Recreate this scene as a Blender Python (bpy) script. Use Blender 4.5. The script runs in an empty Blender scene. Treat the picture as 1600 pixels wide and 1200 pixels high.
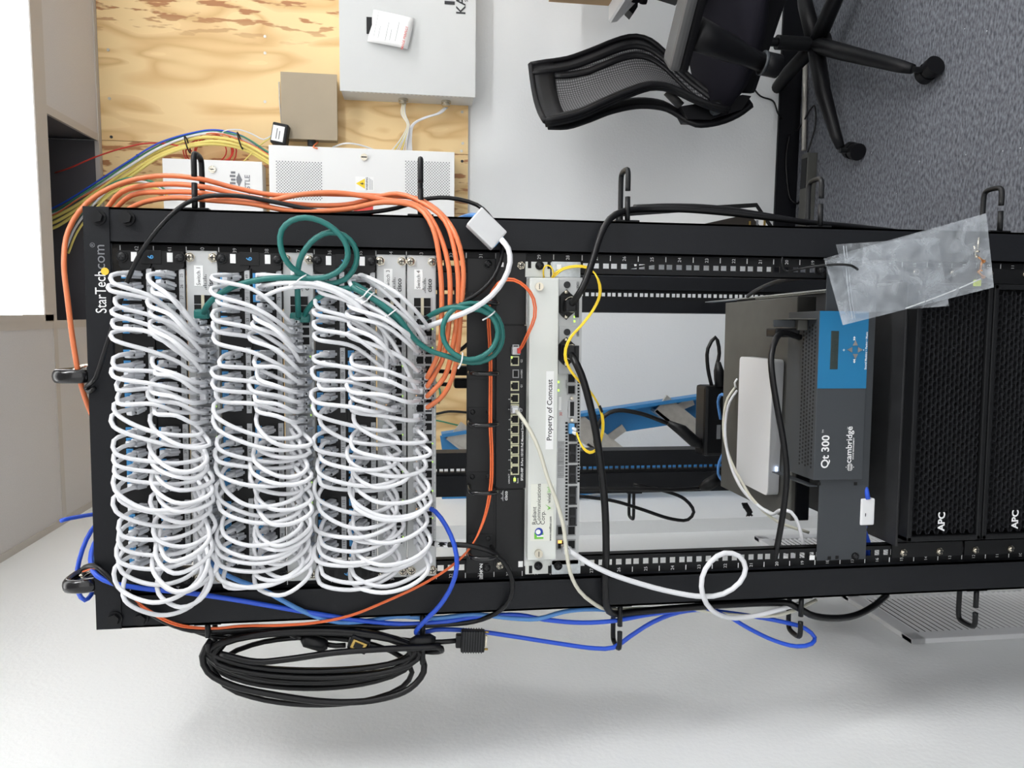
import bpy, bmesh, math, random
from mathutils import Vector, Matrix
random.seed(7)
S = bpy.context.scene
COL = S.collection
PI = math.pi
# ------------------------------------------------------------------ camera
F_PX = 1150.0
CAM = Vector((0.13016, -1.11487, 1.45813))
PITCH, YAW, ROLL = 0.134226, -0.070420, -0.00231
def _basis():
    cy, sy, cp, sp = math.cos(YAW), math.sin(YAW), math.cos(PITCH), math.sin(PITCH)
    fw = Vector((sy * cp, cy * cp, -sp)); ri = Vector((cy, -sy, 0)); up = ri.cross(fw)
    cr, sr = math.cos(ROLL), math.sin(ROLL)
    return fw, cr * ri + sr * up, -sr * ri + cr * up
FW, RI, UP = _basis()          # the camera is held on its side: its "up" is the world's right
cam = bpy.data.cameras.new('camera'); cam_o = bpy.data.objects.new('camera', cam); COL.objects.link(cam_o)
cam.sensor_fit = 'HORIZONTAL'; cam.sensor_width = 36.0; cam.lens = F_PX / 1600 * 36.0
cam.clip_start = 0.02; cam.clip_end = 60
m = Matrix.Identity(4)
for i in range(3):
    m[i][0] = -UP[i]; m[i][1] = RI[i]; m[i][2] = -FW[i]; m[i][3] = CAM[i]
cam_o.matrix_world = m
S.camera = cam_o
# ------------------------------------------------------------------ world, view
w = bpy.data.worlds.new('world'); S.world = w; w.use_nodes = True
w.node_tree.nodes['Background'].inputs[0].default_value = (1.0, 1.0, 1.0, 1)
w.node_tree.nodes['Background'].inputs[1].default_value = 1.25  # white world, an added fill entering through the missing front wall
S.view_settings.view_transform = 'Standard'; S.view_settings.look = 'None'
S.view_settings.exposure = 0.28; S.view_settings.gamma = 1.0; S.view_settings.use_curve_mapping = False
LAMP = 26.0                      # strength of the added unseen ceiling panels, bar the faint one
# ------------------------------------------------------------------ coordinates
U = 0.04445
RA = math.radians(1.6)          # the room is turned a little against the rack
EX = Vector((math.cos(RA), -math.sin(RA), 0)); EY = Vector((math.sin(RA), math.cos(RA), 0)); EZ = Vector((0, 0, 1))
ZF, ZC, YB, XL, XR, YN = -0.17, 2.615, 1.92, -0.56, 3.2, -3.0
def ray(x, y): return FW * F_PX + RI * (600 - y) + UP * (800 - x)
def W(x, y, Y=0.0):             # point of the photograph at rack depth Y
    r = ray(x, y); return CAM + r * ((Y - CAM.y) / r.y)
def WZ(x, y, Z):
    r = ray(x, y); return CAM + r * ((Z - CAM.z) / r.z)
def WN(x, y, n, v):
    r = ray(x, y); return CAM + r * ((v - CAM.dot(n)) / r.dot(n))
def R3(X, Y, Z): return EX * X + EY * Y + EZ * Z
def rm(P): return Vector((P.dot(EX), P.dot(EY), P.z))
# ------------------------------------------------------------------ materials
def s2l(c): return tuple((v / 12.92 if v <= 0.04045 else ((v + 0.055) / 1.055) ** 2.4) for v in [k / 255 for k in c])
MATS = {}
def mat(name, rgb, rough=0.5, metal=0.0, noise=0.0, nscale=40, bump=0.0, bscale=300, emit=0.0, alpha=1.0, coat=0.0, spec=0.5, trans=0.0):
    if name in MATS: return MATS[name]
    mt = bpy.data.materials.new(name); mt.use_nodes = True
    nt = mt.node_tree; b = nt.nodes['Principled BSDF']; c = s2l(rgb)
    b.inputs['Base Color'].default_value = (*c, 1); b.inputs['Roughness'].default_value = rough
    b.inputs['Metallic'].default_value = metal; b.inputs['Alpha'].default_value = alpha
    b.inputs['Coat Weight'].default_value = coat; b.inputs['Specular IOR Level'].default_value = spec
    b.inputs['Transmission Weight'].default_value = trans
    if emit:
        b.inputs['Emission Color'].default_value = (*c, 1); b.inputs['Emission Strength'].default_value = emit
    if noise or bump:
        tc = nt.nodes.new('ShaderNodeTexCoord')
    if noise:
        n = nt.nodes.new('ShaderNodeTexNoise'); n.inputs['Scale'].default_value = nscale; n.inputs['Detail'].default_value = 6
        nt.links.new(tc.outputs['Object'], n.inputs['Vector'])
        r = nt.nodes.new('ShaderNodeValToRGB')
        r.color_ramp.elements[0].position = 0.3; r.color_ramp.elements[1].position = 0.7
        r.color_ramp.elements[0].color = (*[v * (1 - noise) for v in c], 1)
        r.color_ramp.elements[1].color = (*[min(1, v * (1 + noise)) for v in c], 1)
        nt.links.new(n.outputs['Fac'], r.inputs['Fac']); nt.links.new(r.outputs['Color'], b.inputs['Base Color'])
    if bump:
        n2 = nt.nodes.new('ShaderNodeTexNoise'); n2.inputs['Scale'].default_value = bscale; n2.inputs['Detail'].default_value = 3
        nt.links.new(tc.outputs['Object'], n2.inputs['Vector'])
        bp = nt.nodes.new('ShaderNodeBump'); bp.inputs['Strength'].default_value = bump; bp.inputs['Distance'].default_value = 0.002
        nt.links.new(n2.outputs['Fac'], bp.inputs['Height']); nt.links.new(bp.outputs['Normal'], b.inputs['Normal'])
    MATS[name] = mt
    return mt
M_WALL = mat('wall_paint', (236, 238, 238), 0.75, bump=0.35, bscale=120)
M_TILE = mat('ceiling_tile', (206, 203, 202), 0.9, noise=0.04, nscale=250)
M_TBAR = mat('ceiling_grid_metal', (192, 186, 180), 0.5)
M_PLEN = mat('plenum_dark', (92, 90, 94), 0.9)
M_RACK = mat('rack_black', (19, 21, 25), 0.5, spec=0.28, noise=0.06, nscale=30, bump=0.1, bscale=900)
M_RAIL = mat('rail_black', (13, 14, 16), 0.5, spec=0.3)
M_BLK = mat('black_plastic', (15, 16, 18), 0.4, spec=0.32)
M_BLKG = mat('black_gloss', (12, 12, 14), 0.2, coat=0.3)
M_RUB = mat('black_cable', (11, 11, 13), 0.34, spec=0.35)
M_DARK = mat('dark_void', (8, 8, 9), 0.8)
M_PANEL = mat('panel_black', (13, 14, 16), 0.4, spec=0.35)
M_WCAB = mat('white_cable', (226, 227, 230), 0.38)
M_PLUG = mat('clear_plug', (222, 224, 228), 0.2, alpha=0.88, coat=0.3)
M_BLUE = mat('blue_tag', (70, 150, 208), 0.45)
M_STRIP = mat('port_strip', (196, 198, 200), 0.5)
M_SILV = mat('switch_silver', (196, 198, 198), 0.42, metal=0.15, noise=0.02, nscale=60)
M_SILV2 = mat('switch_groove', (150, 152, 152), 0.5)
M_CHRM = mat('screw_nickel', (205, 198, 182), 0.22, metal=0.95)
M_ZINC = mat('zinc_plate', (190, 196, 198), 0.35, metal=0.7, noise=0.12, nscale=160)
M_LABEL = mat('white_label', (240, 241, 240), 0.5)
M_INK = mat('ink', (40, 41, 44), 0.6)
M_GREYINK = mat('grey_ink', (120, 122, 126), 0.6)
M_WHITE = mat('white_print', (235, 236, 236), 0.5)
M_OR = mat('orange_cable', (222, 122, 76), 0.4)
M_OR2 = mat('orange_fibre', (236, 112, 60), 0.4)
M_TEAL = mat('teal_cable', (28, 108, 102), 0.4)
M_BCAB = mat('blue_cable', (38, 84, 205), 0.38)
M_LBCAB = mat('light_blue_cable', (84, 140, 205), 0.4)
M_YEL = mat('yellow_fibre', (250, 214, 50), 0.4)
M_BEIGE = mat('beige_cable', (214, 212, 196), 0.42)
M_RED = mat('red_wire', (205, 58, 46), 0.45)
M_YBUN = mat('pale_yellow_cable', (232, 214, 120), 0.5)
M_GRN = mat('green_wire', (60, 140, 110), 0.45)
M_LEDG = mat('led_green', (190, 250, 90), 0.4, emit=1.0)
M_LEDA = mat('led_amber', (255, 190, 100), 0.4, emit=1.0)
M_LEDB = mat('led_blue_white', (200, 220, 255), 0.4, emit=2.5)
M_GOLD = mat('gold_contact', (190, 160, 90), 0.3, metal=0.8)
M_CABG = mat('cabinet_grey', (206, 208, 207), 0.5, noise=0.015, nscale=8)
M_CABW = mat('cabinet_white', (232, 233, 232), 0.5)
M_TAN = mat('cabinet_tan', (160, 146, 122), 0.4, noise=0.03, nscale=10)
M_COVER = mat('cover_white', (214, 217, 212), 0.45)
M_QT = mat('qt_grey', (56, 60, 64), 0.55, bump=0.15, bscale=900)
M_QTB = mat('qt_blue', (24, 112, 158), 0.45)
M_LCD = mat('lcd_dark', (52, 62, 60), 0.25)
M_OLIVE = mat('dusty_case', (78, 78, 74), 0.55, noise=0.1, nscale=25)
M_UPS = mat('ups_black', (15, 16, 18), 0.5, spec=0.3, noise=0.15, nscale=30)
M_UPSTOP = mat('ups_dusty_top', (34, 35, 37), 0.6, noise=0.3, nscale=18)
M_DEV = mat('device_white', (226, 227, 228), 0.45)
M_DEVS = mat('device_side', (178, 180, 182), 0.45)
M_ALU = mat('aluminium', (196, 192, 184), 0.4, metal=0.55, noise=0.08, nscale=50)
M_LADB = mat('ladder_blue', (52, 128, 186), 0.45)
M_FAB = mat('seat_fabric', (24, 23, 31), 0.85, spec=0.15, bump=0.3, bscale=900)
M_CHAIR = mat('chair_black', (13, 13, 16), 0.45, spec=0.25)
M_ARMG = mat('arm_grey', (84, 84, 84), 0.45)
M_BASEB = mat('baseboard_black', (16, 17, 22), 0.5, spec=0.25)
M_CARD = mat('cardboard', (176, 148, 112), 0.8)
M_TIE = mat('zip_tie_white', (240, 240, 240), 0.4)

def plywood():
    mt = bpy.data.materials.new('plywood'); mt.use_nodes = True; nt = mt.node_tree; b = nt.nodes['Principled BSDF']
    tc = nt.nodes.new('ShaderNodeTexCoord'); mp = nt.nodes.new('ShaderNodeMapping'); mp.inputs['Scale'].default_value = (4.2, 4.2, 1.1)
    nt.links.new(tc.outputs['Object'], mp.inputs['Vector'])
    n = nt.nodes.new('ShaderNodeTexNoise'); n.inputs['Scale'].default_value = 1.3; n.inputs['Detail'].default_value = 1.5; n.inputs['Distortion'].default_value = 0.9
    nt.links.new(mp.outputs['Vector'], n.inputs['Vector'])
    mul = nt.nodes.new('ShaderNodeMath'); mul.operation = 'MULTIPLY'; mul.inputs[1].default_value = 5.0
    fr = nt.nodes.new('ShaderNodeMath'); fr.operation = 'FRACT'
    nt.links.new(n.outputs['Fac'], mul.inputs[0]); nt.links.new(mul.outputs[0], fr.inputs[0])
    r = nt.nodes.new('ShaderNodeValToRGB'); cr = r.color_ramp
    cr.elements[0].position = 0.0; cr.elements[0].color = (*s2l((240, 210, 156)), 1)
    cr.elements[1].position = 1.0; cr.elements[1].color = (*s2l((236, 204, 150)), 1)
    for p, c in ((0.50, (238, 208, 154)), (0.66, (229, 194, 138)), (0.80, (216, 178, 122)), (0.92, (230, 197, 142))):
        e = cr.elements.new(p); e.color = (*s2l(c), 1)
    nt.links.new(fr.outputs[0], r.inputs['Fac'])
    # torn reddish patches of the outer veneer
    mp2 = nt.nodes.new('ShaderNodeMapping'); mp2.inputs['Scale'].default_value = (44, 44, 9.0); nt.links.new(tc.outputs['Object'], mp2.inputs['Vector'])
    n2 = nt.nodes.new('ShaderNodeTexNoise'); n2.inputs['Scale'].default_value = 1.0; n2.inputs['Detail'].default_value = 3
    nt.links.new(mp2.outputs['Vector'], n2.inputs['Vector'])
    sx = nt.nodes.new('ShaderNodeSeparateXYZ'); nt.links.new(tc.outputs['Object'], sx.inputs[0])
    band = nt.nodes.new('ShaderNodeMapRange'); band.inputs[1].default_value = -0.24; band.inputs[2].default_value = -0.14
    nt.links.new(sx.outputs['X'], band.inputs[0])
    th = nt.nodes.new('ShaderNodeMapRange'); th.inputs[1].default_value = 0.55; th.inputs[2].default_value = 0.60
    nt.links.new(n2.outputs['Fac'], th.inputs[0])
    mm = nt.nodes.new('ShaderNodeMath'); mm.operation = 'MULTIPLY'; nt.links.new(band.outputs[0], mm.inputs[0]); nt.links.new(th.outputs[0], mm.inputs[1])
    mx = nt.nodes.new('ShaderNodeMixRGB'); mx.inputs[2].default_value = (*s2l((176, 122, 78)), 1)
    nt.links.new(mm.outputs[0], mx.inputs[0]); nt.links.new(r.outputs['Color'], mx.inputs[1])
    nt.links.new(mx.outputs[0], b.inputs['Base Color']); b.inputs['Roughness'].default_value = 0.6
    return mt
M_PLY = plywood()

def carpet():
    mt = bpy.data.materials.new('carpet_grey'); mt.use_nodes = True; nt = mt.node_tree; b = nt.nodes['Principled BSDF']
    tc = nt.nodes.new('ShaderNodeTexCoord')
    mp = nt.nodes.new('ShaderNodeMapping'); mp.inputs['Scale'].default_value = (1, 2.2, 1); mp.inputs['Rotation'].default_value = (0, 0, 0.5)
    nt.links.new(tc.outputs['Object'], mp.inputs['Vector'])
    n = nt.nodes.new('ShaderNodeTexNoise'); n.inputs['Scale'].default_value = 62; n.inputs['Detail'].default_value = 4
    nt.links.new(mp.outputs['Vector'], n.inputs['Vector'])
    r = nt.nodes.new('ShaderNodeValToRGB'); cr = r.color_ramp
    cr.elements[0].position = 0.32; cr.elements[0].color = (*s2l((62, 64, 70)), 1)
    cr.elements[1].position = 0.70; cr.elements[1].color = (*s2l((118, 121, 128)), 1)
    nt.links.new(n.outputs['Fac'], r.inputs['Fac'])
    v = nt.nodes.new('ShaderNodeTexVoronoi'); v.inputs['Scale'].default_value = 28; nt.links.new(tc.outputs['Object'], v.inputs['Vector'])
    lt = nt.nodes.new('ShaderNodeMath'); lt.operation = 'LESS_THAN'; lt.inputs[1].default_value = 0.06; nt.links.new(v.outputs['Distance'], lt.inputs[0])
    ns = nt.nodes.new('ShaderNodeTexNoise'); ns.inputs['Scale'].default_value = 9; nt.links.new(tc.outputs['Object'], ns.inputs['Vector'])
    gt = nt.nodes.new('ShaderNodeMath'); gt.operation = 'GREATER_THAN'; gt.inputs[1].default_value = 0.56; nt.links.new(ns.outputs['Fac'], gt.inputs[0])
    ml = nt.nodes.new('ShaderNodeMath'); ml.operation = 'MULTIPLY'; nt.links.new(lt.outputs[0], ml.inputs[0]); nt.links.new(gt.outputs[0], ml.inputs[1])
    mx = nt.nodes.new('ShaderNodeMixRGB'); mx.inputs[2].default_value = (0.45, 0.46, 0.47, 1)
    nt.links.new(ml.outputs[0], mx.inputs[0]); nt.links.new(r.outputs['Color'], mx.inputs[1])
    nt.links.new(mx.outputs[0], b.inputs['Base Color']); b.inputs['Roughness'].default_value = 0.95
    bp = nt.nodes.new('ShaderNodeBump'); bp.inputs['Strength'].default_value = 0.35; bp.inputs['Distance'].default_value = 0.003
    nt.links.new(n.outputs['Fac'], bp.inputs['Height']); nt.links.new(bp.outputs['Normal'], b.inputs['Normal'])
    return mt
M_CARPET = carpet()

def mesh_fabric():
    mt = bpy.data.materials.new('chair_mesh'); mt.use_nodes = True; nt = mt.node_tree; b = nt.nodes['Principled BSDF']
    tc = nt.nodes.new('ShaderNodeTexCoord')
    w1 = nt.nodes.new('ShaderNodeTexWave'); w1.bands_direction = 'Z'; w1.inputs['Scale'].default_value = 38; w1.inputs['Distortion'].default_value = 1.2; w1.inputs['Detail Scale'].default_value = 20
    w2 = nt.nodes.new('ShaderNodeTexWave'); w2.bands_direction = 'Y'; w2.inputs['Scale'].default_value = 30; w2.inputs['Distortion'].default_value = 0.5
    nt.links.new(tc.outputs['Object'], w1.inputs['Vector']); nt.links.new(tc.outputs['Object'], w2.inputs['Vector'])
    mu = nt.nodes.new('ShaderNodeMath'); mu.operation = 'MULTIPLY'
    nt.links.new(w1.outputs['Fac'], mu.inputs[0]); nt.links.new(w2.outputs['Fac'], mu.inputs[1])
    r = nt.nodes.new('ShaderNodeValToRGB'); r.color_ramp.elements[0].color = (*s2l((44, 44, 46)), 1); r.color_ramp.elements[1].color = (*s2l((122, 122, 124)), 1)
    r.color_ramp.elements[1].position = 0.6
    nt.links.new(mu.outputs[0], r.inputs['Fac']); nt.links.new(r.outputs['Color'], b.inputs['Base Color']); b.inputs['Roughness'].default_value = 0.7
    b.inputs['Alpha'].default_value = 0.93
    return mt
M_MESH = mesh_fabric()

def plastic_bag():
    mt = bpy.data.materials.new('clear_bag'); mt.use_nodes = True; nt = mt.node_tree
    nt.nodes.clear(); out = nt.nodes.new('ShaderNodeOutputMaterial')
    tr = nt.nodes.new('ShaderNodeBsdfTransparent'); tr.inputs[0].default_value = (0.93, 0.94, 0.95, 1)
    p = nt.nodes.new('ShaderNodeBsdfPrincipled'); p.inputs['Base Color'].default_value = (0.66, 0.70, 0.74, 1); p.inputs['Roughness'].default_value = 0.22
    tc = nt.nodes.new('ShaderNodeTexCoord'); n = nt.nodes.new('ShaderNodeTexNoise'); n.inputs['Scale'].default_value = 26; n.inputs['Detail'].default_value = 7
    n.inputs['Distortion'].default_value = 1.2
    nt.links.new(tc.outputs['Object'], n.inputs['Vector'])
    mr = nt.nodes.new('ShaderNodeMapRange'); mr.inputs[1].default_value = 0.35; mr.inputs[2].default_value = 0.75; mr.inputs[3].default_value = 0.16; mr.inputs[4].default_value = 0.46
    nt.links.new(n.outputs['Fac'], mr.inputs[0])
    bp = nt.nodes.new('ShaderNodeBump'); bp.inputs['Strength'].default_value = 0.5; bp.inputs['Distance'].default_value = 0.01
    nt.links.new(n.outputs['Fac'], bp.inputs['Height']); nt.links.new(bp.outputs['Normal'], p.inputs['Normal'])
    mx = nt.nodes.new('ShaderNodeMixShader'); nt.links.new(mr.outputs[0], mx.inputs[0]); nt.links.new(tr.outputs[0], mx.inputs[1]); nt.links.new(p.outputs[0], mx.inputs[2])
    nt.links.new(mx.outputs[0], out.inputs[0])
    return mt
M_BAG = plastic_bag()
M_DIFF = mat('fill_diffuser', (252, 252, 252), 0.5, emit=LAMP)
M_DIFF2 = mat('fill_diffuser_faint', (252, 252, 250), 0.5, emit=3.2)
M_DIFF1 = mat('lamp_diffuser_dimmer', (252, 251, 252), 0.5, emit=5.0)
M_DIFF0 = mat('lamp_diffuser_side', (250, 250, 252), 0.5, emit=0.95)

# ------------------------------------------------------------------ mesh builder
class MB:
    def __init__(s): s.v = []; s.f = []; s.m = []; s.sm = []; s.mats = []
    def mi(s, mt):
        if mt not in s.mats: s.mats.append(mt)
        return s.mats.index(mt)
    def add(s, vs, fs, mt, smooth=False):
        o = len(s.v); k = s.mi(mt)
        s.v += [Vector(v) for v in vs]
        for f in fs: s.f.append([i + o for i in f]); s.m.append(k); s.sm.append(smooth)
        return s
    def box(s, x0, x1, y0, y1, z0, z1, mt, b=0.0, fr=None):
        """box in world axes, or in the axes fr=(origin,ex,ey,ez)"""
        x0, x1 = sorted((x0, x1)); y0, y1 = sorted((y0, y1)); z0, z1 = sorted((z0, z1))
        if b > 0:
            b = min(b, (x1 - x0) * .45, (y1 - y0) * .45, (z1 - z0) * .45)
            bm = bmesh.new(); bmesh.ops.create_cube(bm, size=1)
            for v in bm.verts:
                v.co = Vector(((x0 + x1) / 2 + v.co.x * (x1 - x0), (y0 + y1) / 2 + v.co.y * (y1 - y0), (z0 + z1) / 2 + v.co.z * (z1 - z0)))
            bmesh.ops.bevel(bm, geom=bm.edges[:], offset=b, segments=2, affect='EDGES', profile=0.6)
            bm.verts.index_update(); vs = [v.co.copy() for v in bm.verts]; fs = [[v.index for v in f.verts] for f in bm.faces]; bm.free()
        else:
            vs = [Vector((x, y, z)) for z in (z0, z1) for y in (y0, y1) for x in (x0, x1)]
            fs = [(0, 2, 3, 1), (4, 5, 7, 6), (0, 1, 5, 4), (2, 6, 7, 3), (0, 4, 6, 2), (1, 3, 7, 5)]
        if fr: vs = [fr[0] + fr[1] * v.x + fr[2] * v.y + fr[3] * v.z for v in vs]
        return s.add(vs, fs, mt)
    def rbox(s, x0, x1, y0, y1, z0, z1, mt, b=0.0): return s.box(x0, x1, y0, y1, z0, z1, mt, b, (Vector((0, 0, 0)), EX, EY, EZ))
    def prism(s, pts, d, mt):
        """closed polygon pts (3D) extruded by vector d"""
        n = len(pts); vs = [Vector(p) for p in pts] + [Vector(p) + Vector(d) for p in pts]
        fs = [list(range(n))[::-1], list(range(n, 2 * n))] + [(i, (i + 1) % n, n + (i + 1) % n, n + i) for i in range(n)]
        return s.add(vs, fs, mt)
    def tube(s, pts, r, mt, n=8, closed=False, caps=True, flat=1.0):
        P = [Vector(p) for p in pts]; N = len(P); vs = []; fs = []
        if N < 2: return s
        rr = r if isinstance(r, (list, tuple)) else [r] * N
        T = []
        for i in range(N):
            a = P[(i - 1) % N] if (closed or i > 0) else P[0]; b = P[(i + 1) % N] if (closed or i < N - 1) else P[-1]
            t = b - a; T.append(t.normalized() if t.length > 1e-9 else Vector((0, 0, 1)))
        ref = Vector((0, 1, 0)) if abs(T[0].y) < 0.9 else Vector((0, 0, 1))
        nn = (ref - T[0] * ref.dot(T[0])).normalized()
        for i in range(N):
            nn = nn - T[i] * nn.dot(T[i])
            if nn.length < 1e-6: nn = T[i].orthogonal()
            nn.normalize(); bb = T[i].cross(nn)
            for k in range(n):
                a = 2 * PI * k / n; vs.append(P[i] + nn * (math.cos(a) * rr[i] * flat) + bb * (math.sin(a) * rr[i]))
        for i in range(N if closed else N - 1):
            j = (i + 1) % N
            for k in range(n):
                fs.append((i * n + k, i * n + (k + 1) % n, j * n + (k + 1) % n, j * n + k))
        if caps and not closed: fs.append(list(range(n))[::-1]); fs.append([(N - 1) * n + k for k in range(n)])
        return s.add(vs, fs, mt, True)
    def cyl(s, c, ax, r, h, mt, n=20, r2=None):
        c = Vector(c); ax = Vector(ax).normalized(); a = ax.orthogonal().normalized(); b = ax.cross(a); r2 = r if r2 is None else r2
        vs = [c + a * math.cos(2 * PI * k / n) * r + b * math.sin(2 * PI * k / n) * r for k in range(n)]
        vs += [c + ax * h + a * math.cos(2 * PI * k / n) * r2 + b * math.sin(2 * PI * k / n) * r2 for k in range(n)]
        fs = [(k, (k + 1) % n, n + (k + 1) % n, n + k) for k in range(n)]
        s.add(vs, fs, mt, n > 8); s.add(vs[:n], [list(range(n))[::-1]], mt); s.add(vs[n:], [list(range(n))], mt)
        return s
    def dome(s, c, ax, r, h, mt, n=16, k=5):
        c = Vector(c); ax = Vector(ax).normalized(); a = ax.orthogonal().normalized(); b = ax.cross(a); vs = []; fs = []
        for j in range(k):
            t = j / k * PI / 2
            for i in range(n): vs.append(c + ax * h * math.sin(t) + (a * math.cos(2 * PI * i / n) + b * math.sin(2 * PI * i / n)) * r * math.cos(t))
        vs.append(c + ax * h)
        for j in range(k - 1):
            for i in range(n): fs.append((j * n + i, j * n + (i + 1) % n, (j + 1) * n + (i + 1) % n, (j + 1) * n + i))
        for i in range(n): fs.append(((k - 1) * n + i, (k - 1) * n + (i + 1) % n, len(vs) - 1))
        fs.append(list(range(n))[::-1])
        return s.add(vs, fs, mt, True)
    def grid(s, P, mt, thick=0.0, smooth=True):
        """P[i][j] points; optional thickness along the average normal"""
        ni, nj = len(P), len(P[0]); vs = [Vector(p) for row in P for p in row]
        q = lambda i, j: i * nj + j
        fs = [(q(i, j), q(i + 1, j), q(i + 1, j + 1), q(i, j + 1)) for i in range(ni - 1) for j in range(nj - 1)]
        if thick:
            nrm = [Vector((0, 0, 0)) for _ in vs]
            for f in fs:
                n_ = (vs[f[1]] - vs[f[0]]).cross(vs[f[2]] - vs[f[0]])
                for k in f: nrm[k] += n_
            o = len(vs); vs += [vs[k] - nrm[k].normalized() * thick for k in range(o)]
            fs += [tuple(o + k for k in f[::-1]) for f in fs]
            rim = [q(i, 0) for i in range(ni)] + [q(ni - 1, j) for j in range(1, nj)] + [q(i, nj - 1) for i in range(ni - 2, -1, -1)] + [q(0, j) for j in range(nj - 2, 0, -1)]
            for k in range(len(rim)):
                a, b_ = rim[k], rim[(k + 1) % len(rim)]; fs.append((a, o + a, o + b_, b_))
        return s.add(vs, fs, mt, smooth)
    def text(s, txt, X, Y, Z, size, mt, align='CENTER', ex=Vector((1, 0, 0)), ez=Vector((0, 0, 1)), bold=0.0):
        vs, fs = text_geo(txt, align, bold); ey = ex.cross(ez)
        o = Vector((X, Y, Z)); return s.add([o + ex * (v[0] * size) + ez * (v[1] * size) for v in vs], fs, mt)
    def obj(s, name, parent=None, loc=None, label=None, cat=None, group=None, kind=None):
        me = bpy.data.meshes.new(name); o = bpy.data.objects.new(name, me)
        if parent is not None:
            base = WLOC[parent.name]; loc = base if loc is None else Vector(loc)
            o.parent = parent; o.location = loc - base
        else:
            if loc is None:
                n = len(s.v); loc = Vector((sum(v.x for v in s.v) / n, sum(v.y for v in s.v) / n, min(v.z for v in s.v)))
            loc = Vector(loc); o.location = loc
        me.from_pydata([v - loc for v in s.v], [], s.f)
        for mt in s.mats: me.materials.append(mt)
        me.polygons.foreach_set('material_index', s.m); me.polygons.foreach_set('use_smooth', s.sm); me.update()
        COL.objects.link(o); WLOC[o.name] = Vector(loc)
        tag(o, label, cat, group, kind)
        return o
WLOC = {}
def tag(o, label=None, cat=None, group=None, kind=None):
    if label: o['label'] = label
    if cat: o['category'] = cat
    if group: o['group'] = group
    if kind: o['kind'] = kind
def thing(name, loc, label, cat, group=None):
    o = bpy.data.objects.new(name, None); o.location = loc; o.empty_display_size = 0.05; COL.objects.link(o); WLOC[o.name] = Vector(loc)
    tag(o, label, cat, group); return o
def share(src, name, parent, loc):        # a copy of a part that shares its mesh
    c = src.copy(); c.name = name; c.parent = parent; c.location = Vector(loc) - WLOC[parent.name]; COL.objects.link(c); WLOC[c.name] = Vector(loc)
    return c
_TC = {}
def text_geo(txt, align, bold):
    k = (txt, align, bold)
    if k in _TC: return _TC[k]
    cu = bpy.data.curves.new('t', 'FONT'); cu.body = txt; cu.size = 1.0; cu.align_x = align; cu.align_y = 'CENTER'; cu.offset = bold; cu.resolution_u = 3
    o = bpy.data.objects.new('t', cu); me = bpy.data.meshes.new_from_object(o)
    vs = [tuple(v.co) for v in me.vertices]; fs = [list(p.vertices) for p in me.polygons]
    bpy.data.objects.remove(o); bpy.data.curves.remove(cu); bpy.data.meshes.remove(me)
    _TC[k] = (vs, fs); return _TC[k]
def spline(pts, step=0.012):
    P = [Vector(p) for p in pts]; out = []
    for i in range(len(P) - 1):
        p0 = P[i - 1] if i > 0 else P[0] * 2 - P[1]; p1 = P[i]; p2 = P[i + 1]; p3 = P[i + 2] if i + 2 < len(P) else P[-1] * 2 - P[-2]
        d = max((p2 - p1).length, 1e-5); n = max(2, min(24, int(d / step)))
        t0 = 0.0; t1 = t0 + max((p1 - p0).length, 1e-4) ** .5; t2 = t1 + d ** .5; t3 = t2 + max((p3 - p2).length, 1e-4) ** .5
        for k in range(n):
            t = t1 + (t2 - t1) * k / n
            a1 = p0 * ((t1 - t) / (t1 - t0)) + p1 * ((t - t0) / (t1 - t0)); a2 = p1 * ((t2 - t) / (t2 - t1)) + p2 * ((t - t1) / (t2 - t1)); a3 = p2 * ((t3 - t) / (t3 - t2)) + p3 * ((t - t2) / (t3 - t2))
            b1 = a1 * ((t2 - t) / (t2 - t0)) + a2 * ((t - t0) / (t2 - t0)); b2 = a2 * ((t3 - t) / (t3 - t1)) + a3 * ((t - t1) / (t3 - t1))
            out.append(b1 * ((t2 - t) / (t2 - t1)) + b2 * ((t - t1) / (t2 - t1)))
    out.append(P[-1]); return out
def px(pts, Y=-0.05): return [W(p[0], p[1], p[2] if len(p) > 2 else Y) for p in pts]
def cable(name, pts, r, mt, label, cat='cable', group=None, step=0.012, parent=None, n=8):
    mb = MB().tube(spline(pts, step), r, mt, n)
    return mb.obj(name, parent, loc=None if parent else pts[0], label=label, cat=cat, group=group)
ORD = ['first', 'second', 'third', 'fourth', 'fifth', 'sixth', 'seventh', 'eighth', 'ninth', 'tenth', 'eleventh', 'twelfth', 'thirteenth', 'fourteenth', 'fifteenth', 'sixteenth', 'seventeenth', 'eighteenth', 'nineteenth', 'twentieth', 'twenty-first', 'twenty-second', 'twenty-third', 'twenty-fourth']

# ================================================================== the setting
MB().rbox(XL - .1, XR, YN, YB + .1, ZF - .05, ZF, M_CARPET).obj('floor', loc=(0, 0, ZF), kind='structure')
MB().rbox(XL - .1, XR, YB, YB + .1, ZF, ZC + .4, M_WALL).obj('wall_back', loc=R3(1, YB, 0), kind='structure')
MB().rbox(XL - .1, XL, YN, YB, ZF, ZC + .4, M_WALL).obj('wall_left', loc=R3(XL, 0, 0), kind='structure')
MB().rbox(XR, XR + .1, YN, YB, ZF, ZC + .4, M_WALL).obj('wall_right', loc=R3(XR, 0, 0), kind='structure')
# front wall left out so the white world adds soft fill light
MB().rbox(XL, XL + .044, 1.175, YB, ZF, 1.9, M_WALL).obj('trim_1', loc=R3(XL, 1.5, ZF), kind='structure')
MB().rbox(XL + .044, XR, YB - .012, YB, ZF, ZF + .095, M_BASEB).obj('baseboard_back', loc=R3(1, YB, ZF), kind='structure')
MB().rbox(XL, XL + .012, YN, -.2, ZF, ZF + .06, M_CABG).obj('baseboard_left', loc=R3(XL, 0, ZF), kind='structure')
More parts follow.
